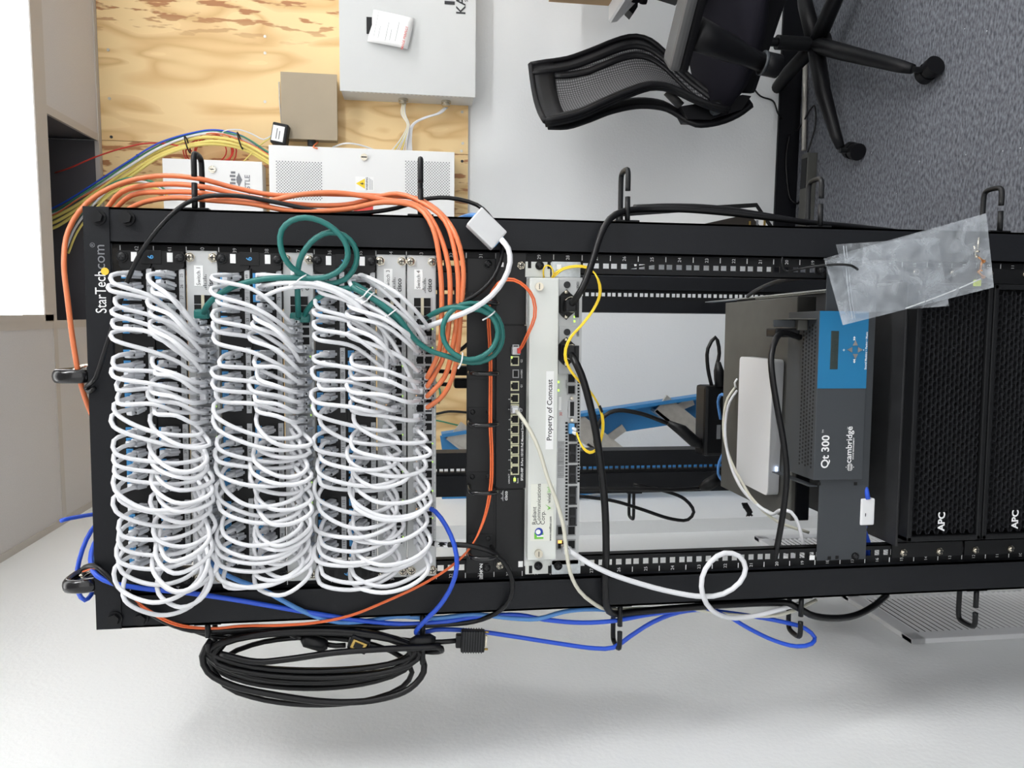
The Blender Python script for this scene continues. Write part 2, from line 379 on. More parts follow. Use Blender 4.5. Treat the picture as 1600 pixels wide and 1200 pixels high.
# suspended ceiling: tiles between T-bars, one bay open to the dark space above, light fittings
mb = MB()
gx = [XL, 0.105, 0.79, 1.42, 2.05, 2.68, XR]; gy = [YN, -2.24, -1.62, -1.02, -0.40, 0.22, 0.84, 1.475, YB - .03]
LIGHTS = [(1, 6), (2, 3), (4, 3), (0, 4), (4, 1), (4, 6)]      # fittings, 0.62 deep, starting at bay (i, j); the first two bays long; the others unseen, added for light
lit = set()
for (i, j) in LIGHTS: lit |= {(i, j), (min(i + 1, 5), j)}
OPEN = (1, 7)
for i in range(6):
    for j in range(8):
        if (i, j) == OPEN or (i, j) in lit: continue
        mb.rbox(gx[i] + .004, gx[i + 1] - .004, gy[j] + .004, gy[j + 1] - .004, ZC, ZC + .015, M_TILE)
mb.obj('ceiling', loc=R3(1, 0, ZC), kind='structure')
MB().rbox(XL - .1, XR + .1, YN - .1, YB + .1, ZC + .40, ZC + .44, M_PLEN).obj('ceiling', loc=R3(1, 0, ZC + .4), kind='structure')
mb = MB()
for i in range(1, 6):
    for j in range(8):
        if (i - 1, j) in LIGHTS: continue
        x = gx[i]; mb.rbox(x - .013, x + .013, gy[j], gy[j + 1] if j < 7 else YB, ZC - .002, ZC + .003, M_TBAR).rbox(x - .002, x + .002, gy[j], gy[j + 1] if j < 7 else YB, ZC, ZC + .03, M_TBAR)
for y in gy[1:-1]: mb.rbox(XL, XR, y - .013, y + .013, ZC - .0025, ZC + .0025, M_TBAR).rbox(XL, XR, y - .002, y + .002, ZC, ZC + .03, M_TBAR)
mb.rbox(XL, XR, YB - .04, YB, ZC - .004, ZC + .012, M_TBAR).rbox(XL, XL + .022, YN, YB, ZC - .003, ZC + .003, M_TBAR)
mb.obj('trim_2', loc=R3(1, 1, ZC), kind='structure')
mb = MB().rbox(gx[1] + .01, gx[2] - .01, YB - .03, YB - .025, ZC + .012, ZC + .4, M_PLEN)
mb.rbox(gx[1] - .01, gx[1], 1.5, YB, ZC + .03, ZC + .39, M_PLEN).rbox(gx[2], gx[2] + .01, 1.5, YB, ZC + .03, ZC + .39, M_PLEN).rbox(gx[1], gx[2], 1.49, 1.5, ZC + .03, ZC + .39, M_PLEN)
mb.obj('trim_3', loc=R3(.4, YB, ZC), kind='structure')
for k, (i, j) in enumerate(LIGHTS):
    x0, x1, y0, y1 = gx[i] + .012, gx[min(i + 2, 6)] - .012, gy[j] + .012, gy[j + 1] - .012
    t = thing('ceiling_light', R3((x0 + x1) / 2, (y0 + y1) / 2, ZC), ('large bright recessed panel light in the ceiling beyond the rack top' if k == 0 else ['', 'unseen ceiling panel added for fill light, close right of the photographer', 'unseen ceiling panel added for fill light, far right of the photographer', 'unseen faint ceiling panel added to brighten the left wall', 'unseen ceiling panel added for fill light, behind the photographer at right', 'unseen ceiling panel added for fill light, near the right wall'][k]), 'ceiling light')
    MB().rbox(x0, x1, y0, y0 + .025, ZC - .004, ZC + .02, M_TBAR).rbox(x0, x1, y1 - .055, y1, ZC - .004, ZC + .02, M_TBAR).rbox(x0, x0 + .02, y0, y1, ZC - .004, ZC + .02, M_TBAR).rbox(x1 - .02, x1, y0, y1, ZC - .004, ZC + .02, M_TBAR).obj('frame', t)
    q = (y1 - y0) * .30
    MB().rbox(x0 + .02, x1 - .02, y0 + q, y1 - q, ZC - .0, ZC + .01, M_DIFF1 if k == 0 else M_DIFF2 if k == 3 else M_DIFF).obj('diffuser', t)
    MB().rbox(x0 + .02, x1 - .02, y0 + .025, y0 + q, ZC - .0, ZC + .01, M_DIFF0).rbox(x0 + .02, x1 - .02, y1 - q, y1 - .055, ZC - .0, ZC + .01, M_DIFF0).obj('reflector', t)

# plywood backing boards with screws
seam = rm(WN(450, 232, EY, YB)).x
ztop, zbot = ZC - .06, rm(WN(731, 200, EY, YB)).z
def board(x0, x1, label, screws):
    t = thing('plywood_board', R3((x0 + x1) / 2, YB - .009, zbot), label, 'plywood board')
    MB().rbox(x0 + .001, x1 - .001, YB - .018, YB, zbot, ztop + .055, M_PLY).obj('panel', t)
    for (a, b) in screws:
        P = WN(a, b, EY, YB - .018); MB().cyl(P, -EY, .0055, .0015, M_ALU if (a + b) % 2 else M_INK, 12).obj('screw', t)
board(seam, seam + 1.215, 'pale plywood backing board behind the large grey cabinet', [(169, 78), (171, 154), (174, 214), (414, 57), (414, 83), (414, 159), (722, 175), (723, 224), (721, 236)])
board(seam - 1.215, seam, 'plywood backing board mostly hidden behind the rack top', [(215, 243), (722, 252)])

# ================================================================== wall cabinets
def face(p0, p1, off):          # photo rectangle on a plane `off` in front of the back wall -> room x0,x1,z0,z1
    a = rm(WN(p0[0], (p0[1] + p1[1]) / 2, EY, YB - off)); b = rm(WN(p1[0], (p0[1] + p1[1]) / 2, EY, YB - off))
    c = rm(WN((p0[0] + p1[0]) / 2, p0[1], EY, YB - off)); d = rm(WN((p0[0] + p1[0]) / 2, p1[1], EY, YB - off))
    return min(c.x, d.x), max(c.x, d.x), min(a.z, b.z), max(a.z, b.z)
def wtext(mb, txt, p, off, size, mt, **k):
    P = WN(p[0], p[1], EY, YB - off); return mb.text(txt, P.x, P.y, P.z, size, mt, ex=EX, **k)
YW = YB - .018
# large grey cabinet
x0, x1, z0, z1 = face((529, -220), (744, 147), .15)
t = thing('electrical_cabinet', R3((x0 + x1) / 2, YW, z0), 'large pale grey metal wall cabinet with a handwritten note taped on', 'cabinet')
MB().rbox(x0 + .004, x1 - .004, YB - .145, YW, z0 + .004, z1 - .004, M_CABG).obj('body', t)
mb = MB().rbox(x0, x1, YB - .15, YB - .146, z0, z1, M_CABG, .0015)
dr = mb.obj('door', t)
mb = MB()
for i in range(26):
    z = z0 + .045 + (z1 - z0 - .09) * i / 25; mb.rbox(x0 + .0035, x0 + .005, YB - .132, YB - .126, z, z + .008, M_LABEL)
mb.obj('vent_slots', t)
mb = MB(); wtext(mb, 'KASTLE', (721, -14), .1512, .050, M_INK, bold=.012); wtext(mb, 'SYSTEMS', (729, -12), .1512, .018, M_INK)
for k in range(5):
    P = rm(WN(703, 4 - k * 8, EY, YB - .1512)); mb.rbox(P.x - .007, P.x + .005, YB - .1515, YB - .1508, P.z - .018 + .006 * (k % 2), P.z + .020 - .008 * (k % 3), M_INK)
mb.obj('lettering', dr)
for (a, b) in ((630, 158), (697, 164)):
    P = WN(a, b, EY, YB - .07); q = rm(P); P = R3(x0 + .004, q.y, q.z)
    MB().cyl(P, -EX, .019, .010, M_CHRM, 8).cyl(P - EX * .010, -EX, .015, .010, M_CHRM, 16).obj('cable_fitting', t)
# the note, hanging a little off the door
def P15(a, b, off=.156): return WN(a, b, EY, YB - off)
n_ = thing('paper_note', P15(610, 45), 'handwritten white note with red print, hanging crooked by black tape', 'note')
q = [P15(584, 15), P15(648, 29, .162), P15(637, 77, .170), P15(574, 65, .158)]
G = [[q[0].lerp(q[1], a / 6).lerp(q[3].lerp(q[2], a / 6), b / 6) - EY * .004 * math.sin(PI * a / 6) for b in range(7)] for a in range(7)]
MB().grid(G, M_LABEL, .0006).obj('paper', n_)
P = P15(577, 40, .157); fr = (P, EX, EY, EZ); MB().box(-.030, .030, -.0012, .0004, -.010, .010, M_BLK, 0, fr).obj('tape', n_)
mb = MB(); rs = random.Random(3)
for (a, n2, dz) in ((.13, 9, 0), (.24, 4, 0), (.42, 6, 0), (.52, 4, 0), (.66, 7, 0)):
    A = q[0].lerp(q[1], a); B = q[3].lerp(q[2], a); st = B.lerp(A, .15); en = B.lerp(A, .15 + .09 * n2); d = (q[1] - q[0]).normalized()
    pts = [st.lerp(en, i / (n2 * 5)) - EY * .0065 + (q[3] - q[0]).normalized() * rs.uniform(-.004, .004) for i in range(n2 * 5 + 1)]
    mb.tube(pts, .0005, M_GREYINK, 4)
mb.obj('handwriting', n_)
mb = MB(); P = q[2].lerp(q[1], .42) + (q[3] - q[2]).normalized() * .022 - EY * .0055
d = (q[1] - q[2]).normalized(); P = q[2].lerp(q[1], .32) + (q[3] - q[2]).normalized() * .020 - EY * .0055; mb.text('IMAGE PERFECT', P.x - .0, P.y, P.z, .0125, mat('faded_red', (214, 110, 104), .5), ex=d, ez=(q[3] - q[2]).normalized(), bold=.01)
mb.obj('red_print', n_)
# tan junction box
x0, x1, z0, z1 = face((439, 114), (527, 218), .09)
t = thing('junction_box', R3((x0 + x1) / 2, YW, z0), 'small tan metal junction box between grey and white cabinets', 'junction box')
MB().rbox(x0 + .006, x1 - .006, YB - .086, YW, z0 + .006, z1 - .012, M_TAN).obj('body', t)
mb = MB().rbox(x0, x1, YB - .09, YB - .0862, z0, z1, M_TAN, .0015); P = WN(459, 164, EY, YB - .09); mb.cyl(P, -EY, .0095, .0008, M_TAN, 24); mb.cyl(P - EY * .0008, -EY, .0075, .0006, M_TAN, 24)
mb.obj('cover', t)
MB().tube([WN(436, 128, EY, YB - .03), WN(437, 160, EY, YB - .03), WN(440, 192, EY, YB - .03)], .003, M_ALU).obj('cover_hinge', t)
MB().cyl(WN(487, 219, EY, YB - .05), -EX, .016, .022, M_QT, 16).obj('cable_fitting', t)
# white power cabinet with two perforated fields
x0, x1, z0, z1 = face((421, 232), (710, 372), .13)
t = thing('power_cabinet', R3((x0 + x1) / 2, YW, z0), 'white wall cabinet with two perforated fields and a yellow warning sticker', 'cabinet')
MB().rbox(x0 + .004, x1 - .004, YB - .125, YW, z0 + .004, z1 - .004, M_CABW).obj('body', t)
dr = MB().rbox(x0, x1, YB - .13, YB - .126, z0, z1, M_CABW, .0015).obj('door', t)
for (a0, a1) in ((432, 502), (634, 702)):
    mb = MB(); A = rm(WN(a0, 252, EY, YB - .13)); B = rm(WN(a1, 252, EY, YB - .13)); n2 = 15; px_ = (A.z - B.z) / n2
    for i in range(n2 + 1):
        for j in range(26):
            P = R3(A.x - j * px_ * .5 + .0, YB - .1302, A.z - (i + (.5 if j % 2 else 0)) * px_)
            if rm(P).x < x0 + .02 or (i == n2 and j % 2): continue
            mb.cyl(P, -EY, .0025, .0003, M_GREYINK, 7)
    mb.obj('perforation', dr)
P = WN(569, 246, EY, YB - .13); MB().cyl(P, -EY, .013, .008, M_CHRM, 18).box(-.002, .002, -.0095, -.008, -.010, .010, M_INK, 0, (P, EX, EY, EZ)).obj('lock', dr)
mb = MB(); C0 = rm(WN(568, 287, EY, YB - .1302)); mb.rbox(C0.x - .026, C0.x + .026, YB - .1306, YB - .1300, C0.z - .038, C0.z + .030, M_LABEL)
tri = [R3(C0.x + .022 * math.cos(a), YB - .1312, C0.z + .006 + .022 * math.sin(a)) for a in (PI / 2, PI * 7 / 6, -PI / 6)]; mb.prism(tri, EY * .0005, mat('warn_yellow', (245, 214, 40), .5))
bolt = [R3(C0.x + a, YB - .1318, C0.z + .003 + b) for a, b in ((.002, .012), (-.005, .000), (-.001, .001), (-.003, -.007), (.005, .003), (.001, .002))]; mb.prism(bolt, EY * .0005, M_INK)
mb.text('WARNING', *R3(C0.x, YB - .131, C0.z - .013), .010, M_INK, ex=EX, bold=.02)
for i in range(3): mb.rbox(C0.x - .022, C0.x + .022 - .004 * i, YB - .1310, YB - .1305, C0.z - .0225 - i * .0055, C0.z - .0210 - i * .0055, M_GREYINK)
mb.obj('warning_sticker', dr)
C1 = rm(WN(568, 322, EY, YB - .1302)); MB().rbox(C1.x - .03, C1.x + .018, YB - .1306, YB - .1300, C1.z - .036, C1.z + .036, mat('sticker_red', (214, 56, 44), .5)).obj('red_sticker', dr)
# white KASTLE box
x0, x1, z0, z1 = face((256, 250), (411, 400), .11)
t = thing('alarm_cabinet', R3((x0 + x1) / 2, YW, z0), 'white wall box with grey castle emblem, half hidden behind the rack top', 'cabinet')
MB().rbox(x0 + .004, x1 - .004, YB - .105, YW, z0 + .004, z1 - .004, M_CABW).obj('body', t)
dr = MB().rbox(x0, x1, YB - .11, YB - .106, z0, z1, M_CABW, .0015).obj('door', t)
P = WN(332, 265, EY, YB - .11); MB().cyl(P, -EY, .013, .007, M_CHRM, 18).box(-.0015, .0015, -.0085, -.007, -.006, .006, M_INK, 0, (P, EX, EY, EZ)).obj('lock', dr)
mb = MB(); P = rm(WN(374, 281, EY, YB - .111)); mb.rbox(P.x - .012, P.x + .012, YB - .1112, YB - .1105, P.z - .004, P.z + .010, M_GREYINK)
dm = [R3(P.x + a, YB - .1114, P.z + b) for a, b in ((.026, .002), (0, -.010), (-.026, .002), (0, .012))]; mb.prism(dm, EY * .0004, M_GREYINK)
for k in range(5): mb.rbox(P.x - .03 + k * .013, P.x - .022 + k * .013, YB - .1112, YB - .1105, P.z + .014, P.z + .030 + .004 * (k % 2), M_GREYINK)
wtext(mb, 'KASTLE', (387, 292), .1112, .026, M_GREYINK, bold=.01); mb.obj('lettering', dr)

# power adapter sitting against the white cabinet
P = WN(438, 211, EY, YB - .10)
t = thing('power_adapter', P, 'small black plug-in power adapter with a white label', 'power adapter')
fr = (P, (EX * .98 - EZ * .17).normalized(), EY, (EZ * .98 + EX * .17).normalized())
MB().box(-.038, .038, -.03, .03, -.030, .028, M_BLK, .006, fr).obj('body', t)
MB().box(-.030, .026, -.0315, -.030, -.018, .024, M_LABEL, 0, fr).box(-.022, .016, -.0322, -.0315, .006, .009, M_GREYINK, 0, fr).box(-.022, .008, -.0322, -.0315, -.004, -.001, M_GREYINK, 0, fr).obj('label_sticker', t)

# room-side bundles of wires
def bw(pts, off=.10): return [WN(p[0], p[1], EY, YB - (p[2] if len(p) > 2 else off)) for p in pts]
BUN = [(60, 345), (88, 335), (120, 315), (155, 293), (200, 262), (250, 232), (300, 215), (340, 211), (380, 220), (420, 243), (450, 262)]
cols = [(M_YBUN, 0, 3, .0060, 'pale yellow'), (M_YBUN, -1, 9, .0060, 'pale yellow'), (M_YBUN, 1, 14, .0055, 'pale yellow'), (M_WCAB, -2, -2, .0045, 'white'), (M_BCAB, -3, -7, .0035, 'blue'), (M_GRN, -1, -5, .0030, 'green'), (M_OR, 0, -1, .0028, 'orange')]
nm = ['pale yellow cable, topmost yellow one of the bundle over the plywood', 'pale yellow cable running through the middle of the plywood bundle', 'pale yellow cable, lowest in the bundle across the plywood', 'white cable in the coloured bundle across the plywood', 'thin blue wire at the top edge of the plywood bundle', 'thin green wire in the coloured bundle across the plywood', 'thin orange wire in the coloured bundle across the plywood']
for k, (mt, dx, dy, r, nmn) in enumerate(cols):
    pts = [(a + dx + rs.uniform(-2, 2), b + dy * (1.0 if i > 3 else 1.3) + rs.uniform(-1.5, 1.5), .10 + .008 * math.sin(i + k)) for i, (a, b) in enumerate(BUN)]
    cable('wall_cable', bw(pts), r, mt, nm[k], 'cable')
BUN2 = [(100, 385), (115, 350), (140, 318), (170, 290), (205, 278), (240, 285), (262, 300)]
for k, (mt, d) in enumerate(((M_GRN, 0), (M_WCAB, 5), (M_YBUN, 11))):
    cable('wall_cable', bw([(a + d * .6, b + d, .14) for a, b in BUN2]), .004, mt, [ 'green cable bending down behind the rack corner', 'white cable bending down beside the green one behind the rack corner', 'yellow cable bending down behind the rack corner'][k], 'cable')
cable('red_wire', bw([(86, 270, .03), (110, 262), (150, 245), (190, 232), (230, 224), (270, 226), (300, 236)]), .0028, M_RED, 'single red wire reaching from the open ceiling bay', 'wire')
pts = []
for i in range(61):
    a = 2 * PI * i / 12; k = i / 60; pts.append((330 + (34 - 8 * math.sin(k * 9)) * math.cos(a) + 6 * math.sin(k * 7), 236 + (26 - 6 * math.cos(k * 8)) * math.sin(a), .055 + .02 * math.sin(i * .9)))
cable('red_wire_coil', bw(pts), .0024, M_RED, 'coil of thin red wire hung on the plywood board', 'wire coil', step=.02)
for j, (a, b) in enumerate(((293, 226), (375, 220))):
    P = WN(a, b, EY, YB - .12); MB().tube([P + (EX * math.cos(c) * .030 + EY * math.sin(c) * .02) + EZ * math.cos(c) * .008 for c in [k * PI / 8 for k in range(16)]], .0025, M_BLK, 6, closed=True).obj('cable_tie', label=['black tie round the coloured bundle, above the top hook', 'black tie round the coloured bundle, beside the white cabinet'][j], cat='cable tie')
cable('adapter_lead', bw([(424, 212, .1), (412, 218), (395, 210), (375, 203), (350, 205), (345, 212)]), .0025, M_WCAB, 'red and white adapter lead looping to the wire bundle', 'wire')
cable('adapter_lead', bw([(424, 214, .1), (405, 228), (388, 245), (372, 262), (362, 275)]), .0025, M_YBUN, 'yellow adapter lead running down to the white box', 'wire')
cable('patch_wire', bw([(497, 222, .07), (490, 230, .13), (496, 232, .14)]), .003, M_OR, 'short orange wire under the tan junction box', 'wire')
cable('patch_wire', bw([(520, 230, .06), (540, 224, .1), (560, 226, .1), (590, 236, .08)]), .003, M_WCAB, 'white wire arching over the top of the white cabinet', 'wire')
for k in range(7):
    d = k - 3
    cable('cabinet_wire', bw([(631 + d * .7, 162, .07), (630 + d, 178, .08), (638 + d * .5, 195, .09), (632 + d * 1.5, 215, .08), (622 + d * 4, 238, .05)]), .0022, M_YBUN if k in (1, 4) else M_WCAB, 'thin %s wire dropping from the left fitting of the grey cabinet' % ('yellow' if k in (1, 4) else 'white'), 'wire', 'wires from the left fitting of the grey cabinet')
for k in range(7):
    d = k - 3
    cable('cabinet_wire', bw([(697 + d * .7, 168, .07), (686 + d, 177, .09), (664 + d, 184, .10), (645 + d * .6, 195, .09), (640 + d, 215, .07), (640 + d * 1.2, 238, .05)]), .0022, M_WCAB, 'thin white wire sweeping from the right fitting of the grey cabinet', 'wire', 'wires from the right fitting of the grey cabinet')

# ================================================================== the rack
YF = -0.013
rk = thing('server_rack', (0, .4, ZF), 'tall black open-frame server rack carrying switches and cables', 'server rack')
ZT = 42 * U + .042
MB().box(-.30, .30, YF - .002, YF, 42 * U + .008, ZT, M_RACK).box(-.30, .30, YF, .045, ZT - .003, ZT, M_RACK).box(-.25, .25, YF, .03, 42 * U + .006, 42 * U + .0085, M_RACK).box(-.30, .30, .775, .86, ZT - .003, ZT, M_RACK).box(-.30, .30, .857, .86, 42 * U, ZT, M_RACK).box(-.30, -.25, .045, .775, ZT - .03, ZT, M_RACK).box(.25, .30, .045, .775, ZT - .03, ZT, M_RACK).obj('top_frame', rk)
for s in (-1, 1):
    MB().box(s * .25, s * .30, YF, YF + .003, ZF + .09, ZT - .003, M_RACK).box(s * .297, s * .30, YF, .075, ZF + .09, ZT - .003, M_RACK).box(s * .25, s * .253, YF, .022, ZF + .09, ZT - .004, M_RACK).obj('front_post', rk)
    MB().box(s * .186, s * .2195, .80, .86, ZF + .09, ZT - .003, M_RACK).box(s * .2455, s * .30, .79, .86, ZF + .09, ZT - .003, M_RACK).obj('rear_post', rk)
    MB().box(s * .25, s * .297, YF + .003, .86, ZF + .04, ZF + .09, M_RACK).obj('base_rail', rk)
    for (y, nm) in ((0, 'front_rail'), (.80, 'rear_rail')):
        mb = MB(); a, b, hw = .2195, .2455, .0048
        a_, b_ = (a, .2515) if y == 0 else (a, b)
        mb.box(s * a_, s * (.2326 - hw), y, y + .0022, 0, 42 * U, M_RAIL).box(s * (.2326 + hw), s * b_, y, y + .0022, 0, 42 * U, M_RAIL)
        if y == 0: mb.box(s * .2195, s * .2212, y, y + .016, 0, 42 * U, M_RAIL)
        z = 0.0
        for u in range(42):
            for h in (.00635, .02225, .0381):
                zh = u * U + h; mb.box(s * (.2326 - hw), s * (.2326 + hw), y, y + .0022, z, zh - hw, M_RAIL); z = zh + hw
        mb.box(s * (.2326 - hw), s * (.2326 + hw), y, y + .0022, z, 42 * U, M_RAIL)
        if y == 0:
            for u in range(1, 43):
                if s * 1 > 0 or True: mb.box(s * .2412, s * .2492, -.0005, 0, u * U - .0006, u * U + .0006, M_WHITE)
                mb.text(str(u), s * .2450, -.0006, (u - .5) * U, .0075, M_WHITE)
        mb.obj(nm, rk)
for (a, b) in ((154, 340), (199, 341), (180, 966), (221, 966)):
    P = W(a, b, YF - .002); MB().cyl(P, (0, -1, 0), .0105, .0025, M_BLK, 24).cyl(P, (0, -1, 0), .0082, .009, M_BLK, 6).obj('bolt', rk)
rk_let = MB().text('StarTech', 0, YF - .0026, ZT - .0210, .0205, M_WHITE, bold=.003, align='LEFT').obj('brand_lettering', rk)
_w = max(v.co.x for v in rk_let.data.vertices) - min(v.co.x for v in rk_let.data.vertices)
Pa, Pb = W(159, 489, YF - .0026), W(159, 424, YF - .0026); k_ = (Pb.x - Pa.x) / _w; _mn = min(v.co.x for v in rk_let.data.vertices)
for v in rk_let.data.vertices: v.co.x = Pa.x + (v.co.x - _mn) * k_
Pd = W(164, 424, YF - .0026); MB().cyl(Pd, (0, -1, 0), .0052, .0004, mat('logo_yellow', (246, 200, 60), .5), 20).obj('brand_dot', rk)
MB().text('com', W(160, 403, 0).x, YF - .0026, ZT - .0210, .0200, M_GREYINK).text('\u00ae', W(160, 385, 0).x, YF - .0026, ZT - .012, .009, M_GREYINK).obj('brand_suffix', rk)
# ring hooks on the sides of the front posts
def ringpath(s, xo, x1, y0, y1, z, gap=True, r=.008):
    ym = y0; pts = []
    out = [(x1 * .5 + xo * .5 + .006, y0), (x1 - r, y0), (x1 - r * .3, y0 + r * .3), (x1, y0 + r), (x1, y1 - r), (x1 - r * .3, y1 - r * .3), (x1 - r, y1), (xo, y1)]
    return [Vector((s * a, b, z)) for a, b in out]
HOOKS = [(1, 310, 318, .078), (1, 657, 334, .083), (1, 975, 343, .079), (1, 1272, 350, .076), (1, 1549, 360, .072), (-1, 330, 978, .046), (-1, 660, 962, .080), (-1, 964, 952, .072), (-1, 1243, 940, .068), (-1, 1513, 928, .066)]
for (s, a, b, L) in HOOKS:
    z = W(a, b, .012).z; y0, y1 = -.006, .032
    mb = MB().box(s * .30, s * .3035, -.008, .055, z - .019, z + .019, M_BLK, .001)
    mb.tube(spline(ringpath(s, .302, .302 + L, y0, y1, z), .004), .0042, M_BLK, 8)
    mb.tube([Vector((s * .302, y0, z)), Vector((s * (.302 + L * .5 - .003), y0, z))], .0042, M_BLK, 8)
    mb.obj('ring_hook', rk)
for (a, b) in ((110, 588), (127, 915)):
    P = W(a, b, -.01); x = P.x; zt = W(a - 25 if b < 700 else a - 26, b, -.01).z
    pts = [(x, .055, ZT), (x, .055, zt - .012), (x, .050, zt - .003), (x, .042, zt), (x, -.0, zt), (x, -.010, zt - .003), (x, -.014, zt - .012), (x, -.014, ZT + .014), (x, -.008, ZT + .004), (x, 0, ZT)]
    mb = MB(); ps = spline(pts, .005); mb.tube(ps, .010, M_BLKG, 12, flat=.62)
    mb.box(x - .014, x + .014, -.012, .07, ZT, ZT + .003, M_BLK, .001); mb.obj('ring_hook', rk, label='glossy black ring hook on the rack top')
    MB().tube(spline([(x + .013, .02, ZT), (x + .013, .02, ZT + .018), (x + .010, .016, ZT + .026), (x + .006, .01, ZT + .030)], .004), .0032, M_CHRM).obj('hook_bolt', rk)
for s in (-1, 1):          # far ring hooks on the rear posts, seen through the open bays
    for zz in ((24.4, 19.4) if s < 0 else ()):
        z = zz * U; P = [(s * .30, .80, z), (s * .372, .80, z), (s * .376, .805, z), (s * .376, .835, z), (s * .372, .84, z), (s * .30, .84, z)]
        MB().tube(spline(P, .006), .0045, M_BLK).box(s * .30, s * .303, .79, .85, z - .02, z + .02, M_BLK).obj('ring_hook', rk)
P0 = .0
MB().box(-.30, .30, .2, .25, ZF + .04, ZF + .09, M_RACK).obj('cross_brace', rk)
for (x, y) in ((-.27, 0.03), (.27, 0.03), (-.27, .82), (.27, .82)):
    MB().cyl((x - .012, y, ZF + .03), (1, 0, 0), .03, .024, M_BLK, 20).obj('caster', rk)

# ------------------------------------------------------------------ screws
def screw(mb, x, z, y, mt=None, r=.0062):
    mt = mt or M_CHRM
    mb.cyl((x, y, z), (0, -1, 0), r * 1.15, .0020, mt, 6 if mt is M_CHRM else 18).dome((x, y - .0012, z), (0, -1, 0), r, .0035, mt, 16, 4)
    mb.box(x - r * .55, x + r * .55, y - .0052, y - .0040, z - .0007, z + .0007, M_INK).box(x - .0007, x + .0007, y - .0052, y - .0040, z - r * .55, z + r * .55, M_INK)
    return mb
# ------------------------------------------------------------------ patch panels
JX = [.2077 - g * .1108 - i * .0155 for g in range(4) for i in range(6)]
def jack_mb(x, y, z, tag_):
    mb = MB().box(x - .0065, x + .0065, y, y + .001, z - .007, z + .007, M_PANEL)
    mb.box(x - .0055, x + .0055, y - .0003, y + .0, z - .006, z + .0055, M_DARK)
    if tag_:
        mb.box(x - .0052, x + .0052, y - .0015, y + .0, z + .0125, z + .0215, M_BLUE)
        mb.box(x - .0028, x + .0028, y - .0019, y - .0014, z + .0150, z + .0156, mat('tag_mark', (40, 96, 150), .5)).box(x + .0022, x + .0028, y - .0019, y - .0014, z + .0150, z + .0190, mat('tag_mark', (40, 96, 150), .5))
    return mb
_jack = None
PROW = [(.024, .040), (.069, .084)]      # jack row, label strip: distance below the panel's top edge
def patch_panel(utop, first, label, which):
    zt = utop * U; z0 = zt - 2 * U; y = -.004
    t = thing('patch_panel', (0, 0, z0), label, 'patch panel')
    mb = MB().box(-.2095, .2205, y, 0, z0 + .001, zt - .001, M_PANEL)
    for s in (-1, 1):
        n = 14
        for zz in (zt - U, z0):
            pts = [Vector((s * .2413, y - .006, zz + .001)), Vector((s * .2413, y - .006, zz + U - .001))]
            arc = [Vector((s * (.2195 - .007 * math.sin(PI * k / n) ** .8), y - .006, zz + U - .001 - (U - .002) * k / n)) for k in range(n + 1)]
            mb.prism((pts + arc) if s > 0 else (pts + arc)[::-1], (0, .006, 0), M_PANEL)
    mb.box(-.215, .2205, y - .004, y, z0 + .0435, z0 + .0455, M_PANEL).obj('body', t)
    for s in (-1, 1):
        for zz in (z0 + .006, zt - .006): screw(MB(), s * .2326, zz, y - .006, M_BLK, .0068).obj('screw', t)
    for s in (-1, 1):
        mb = MB()
        for zz in (z0 + .0195, zt - .0215): mb.box(s * .2326 - .0065, s * .2326 + .0065, y - .0066, y - .0058, zz - .0038, zz + .0038, M_LABEL if s > 0 else M_DARK)
        mb.box(s * .2326 - .0095, s * .2326 + .0095, y - .0072, y - .0060, z0 + .031, z0 + .058, M_BLK, .001)
        mb.text('6', s * .2326, y - .0075, z0 + .0445, .011, M_BLUE, bold=.02)
        mb.obj('icon_holder', t)
    global _jack
    for r, (dj, ds) in enumerate(PROW):
        for g in range(4):
            x0 = JX[g * 6] + .009; x1 = JX[g * 6 + 5] - .009; zz = zt - ds
            mb = MB().box(x1, x0, y - .0045, y, zz - .0035, zz + .0035, M_STRIP)
            for i in range(6):
                num = first + (r * 24) + g * 6 + i; mb.text(str(num), JX[g * 6 + i], y - .0048, zz, .0058, M_INK)
                if i: mb.box(JX[g * 6 + i] + .0076, JX[g * 6 + i] + .0079, y - .0047, y - .0045, zz - .0035, zz + .0035, M_GREYINK)
            mb.obj('number_strip', t)
        for k in range(24):
            L = Vector((JX[k], y - .001, zt - dj))
            if _jack is None: _jack = jack_mb(*L, True).obj('jack', t, loc=L)
            else: share(_jack, 'jack', t, L)
    return t
patch_panel(42, 1, 'leftmost black patch panel, next to the rack top frame', 0)
patch_panel(39, 49, 'middle black patch panel, between Switch 1 and the second silver switch', 1)
patch_panel(36, 97, 'rightmost black patch panel, beside the silver Switch 3', 2)

# ------------------------------------------------------------------ 48-port switches
SX = [.1437 - i * .0139 - (i // 6) * .0028 for i in range(24)]
SROW = (.0200, .0325)
_port = [None]
def eth_port(x, y, z, flip=False):
    mb = MB().box(x - .0066, x + .0066, y - .0012, y, z - .0064, z + .0064, M_LABEL if False else M_STRIP)
    mb.box(x - .0054, x + .0054, y - .0015, y - .0008, z - .0048, z + .0048, M_DARK).box(x - .0028, x + .0028, y - .0015, y - .0008, z + .004, z + .0058, M_DARK)
    return mb
def cisco(mb, x, y, z, s, mt, lab='cisco'):
    mb.text(lab, x, y, z - s * .45, s, mt, bold=.02)
    for k, h in enumerate((.25, .5, .9, .5, .25, .5, .9, .5, .25)):
        xx = x + (k - 4) * s * .26; mb.box(xx - s * .045, xx + s * .045, y - .0002, y + .0002, z + s * .12, z + s * (.12 + h * .6), mt)
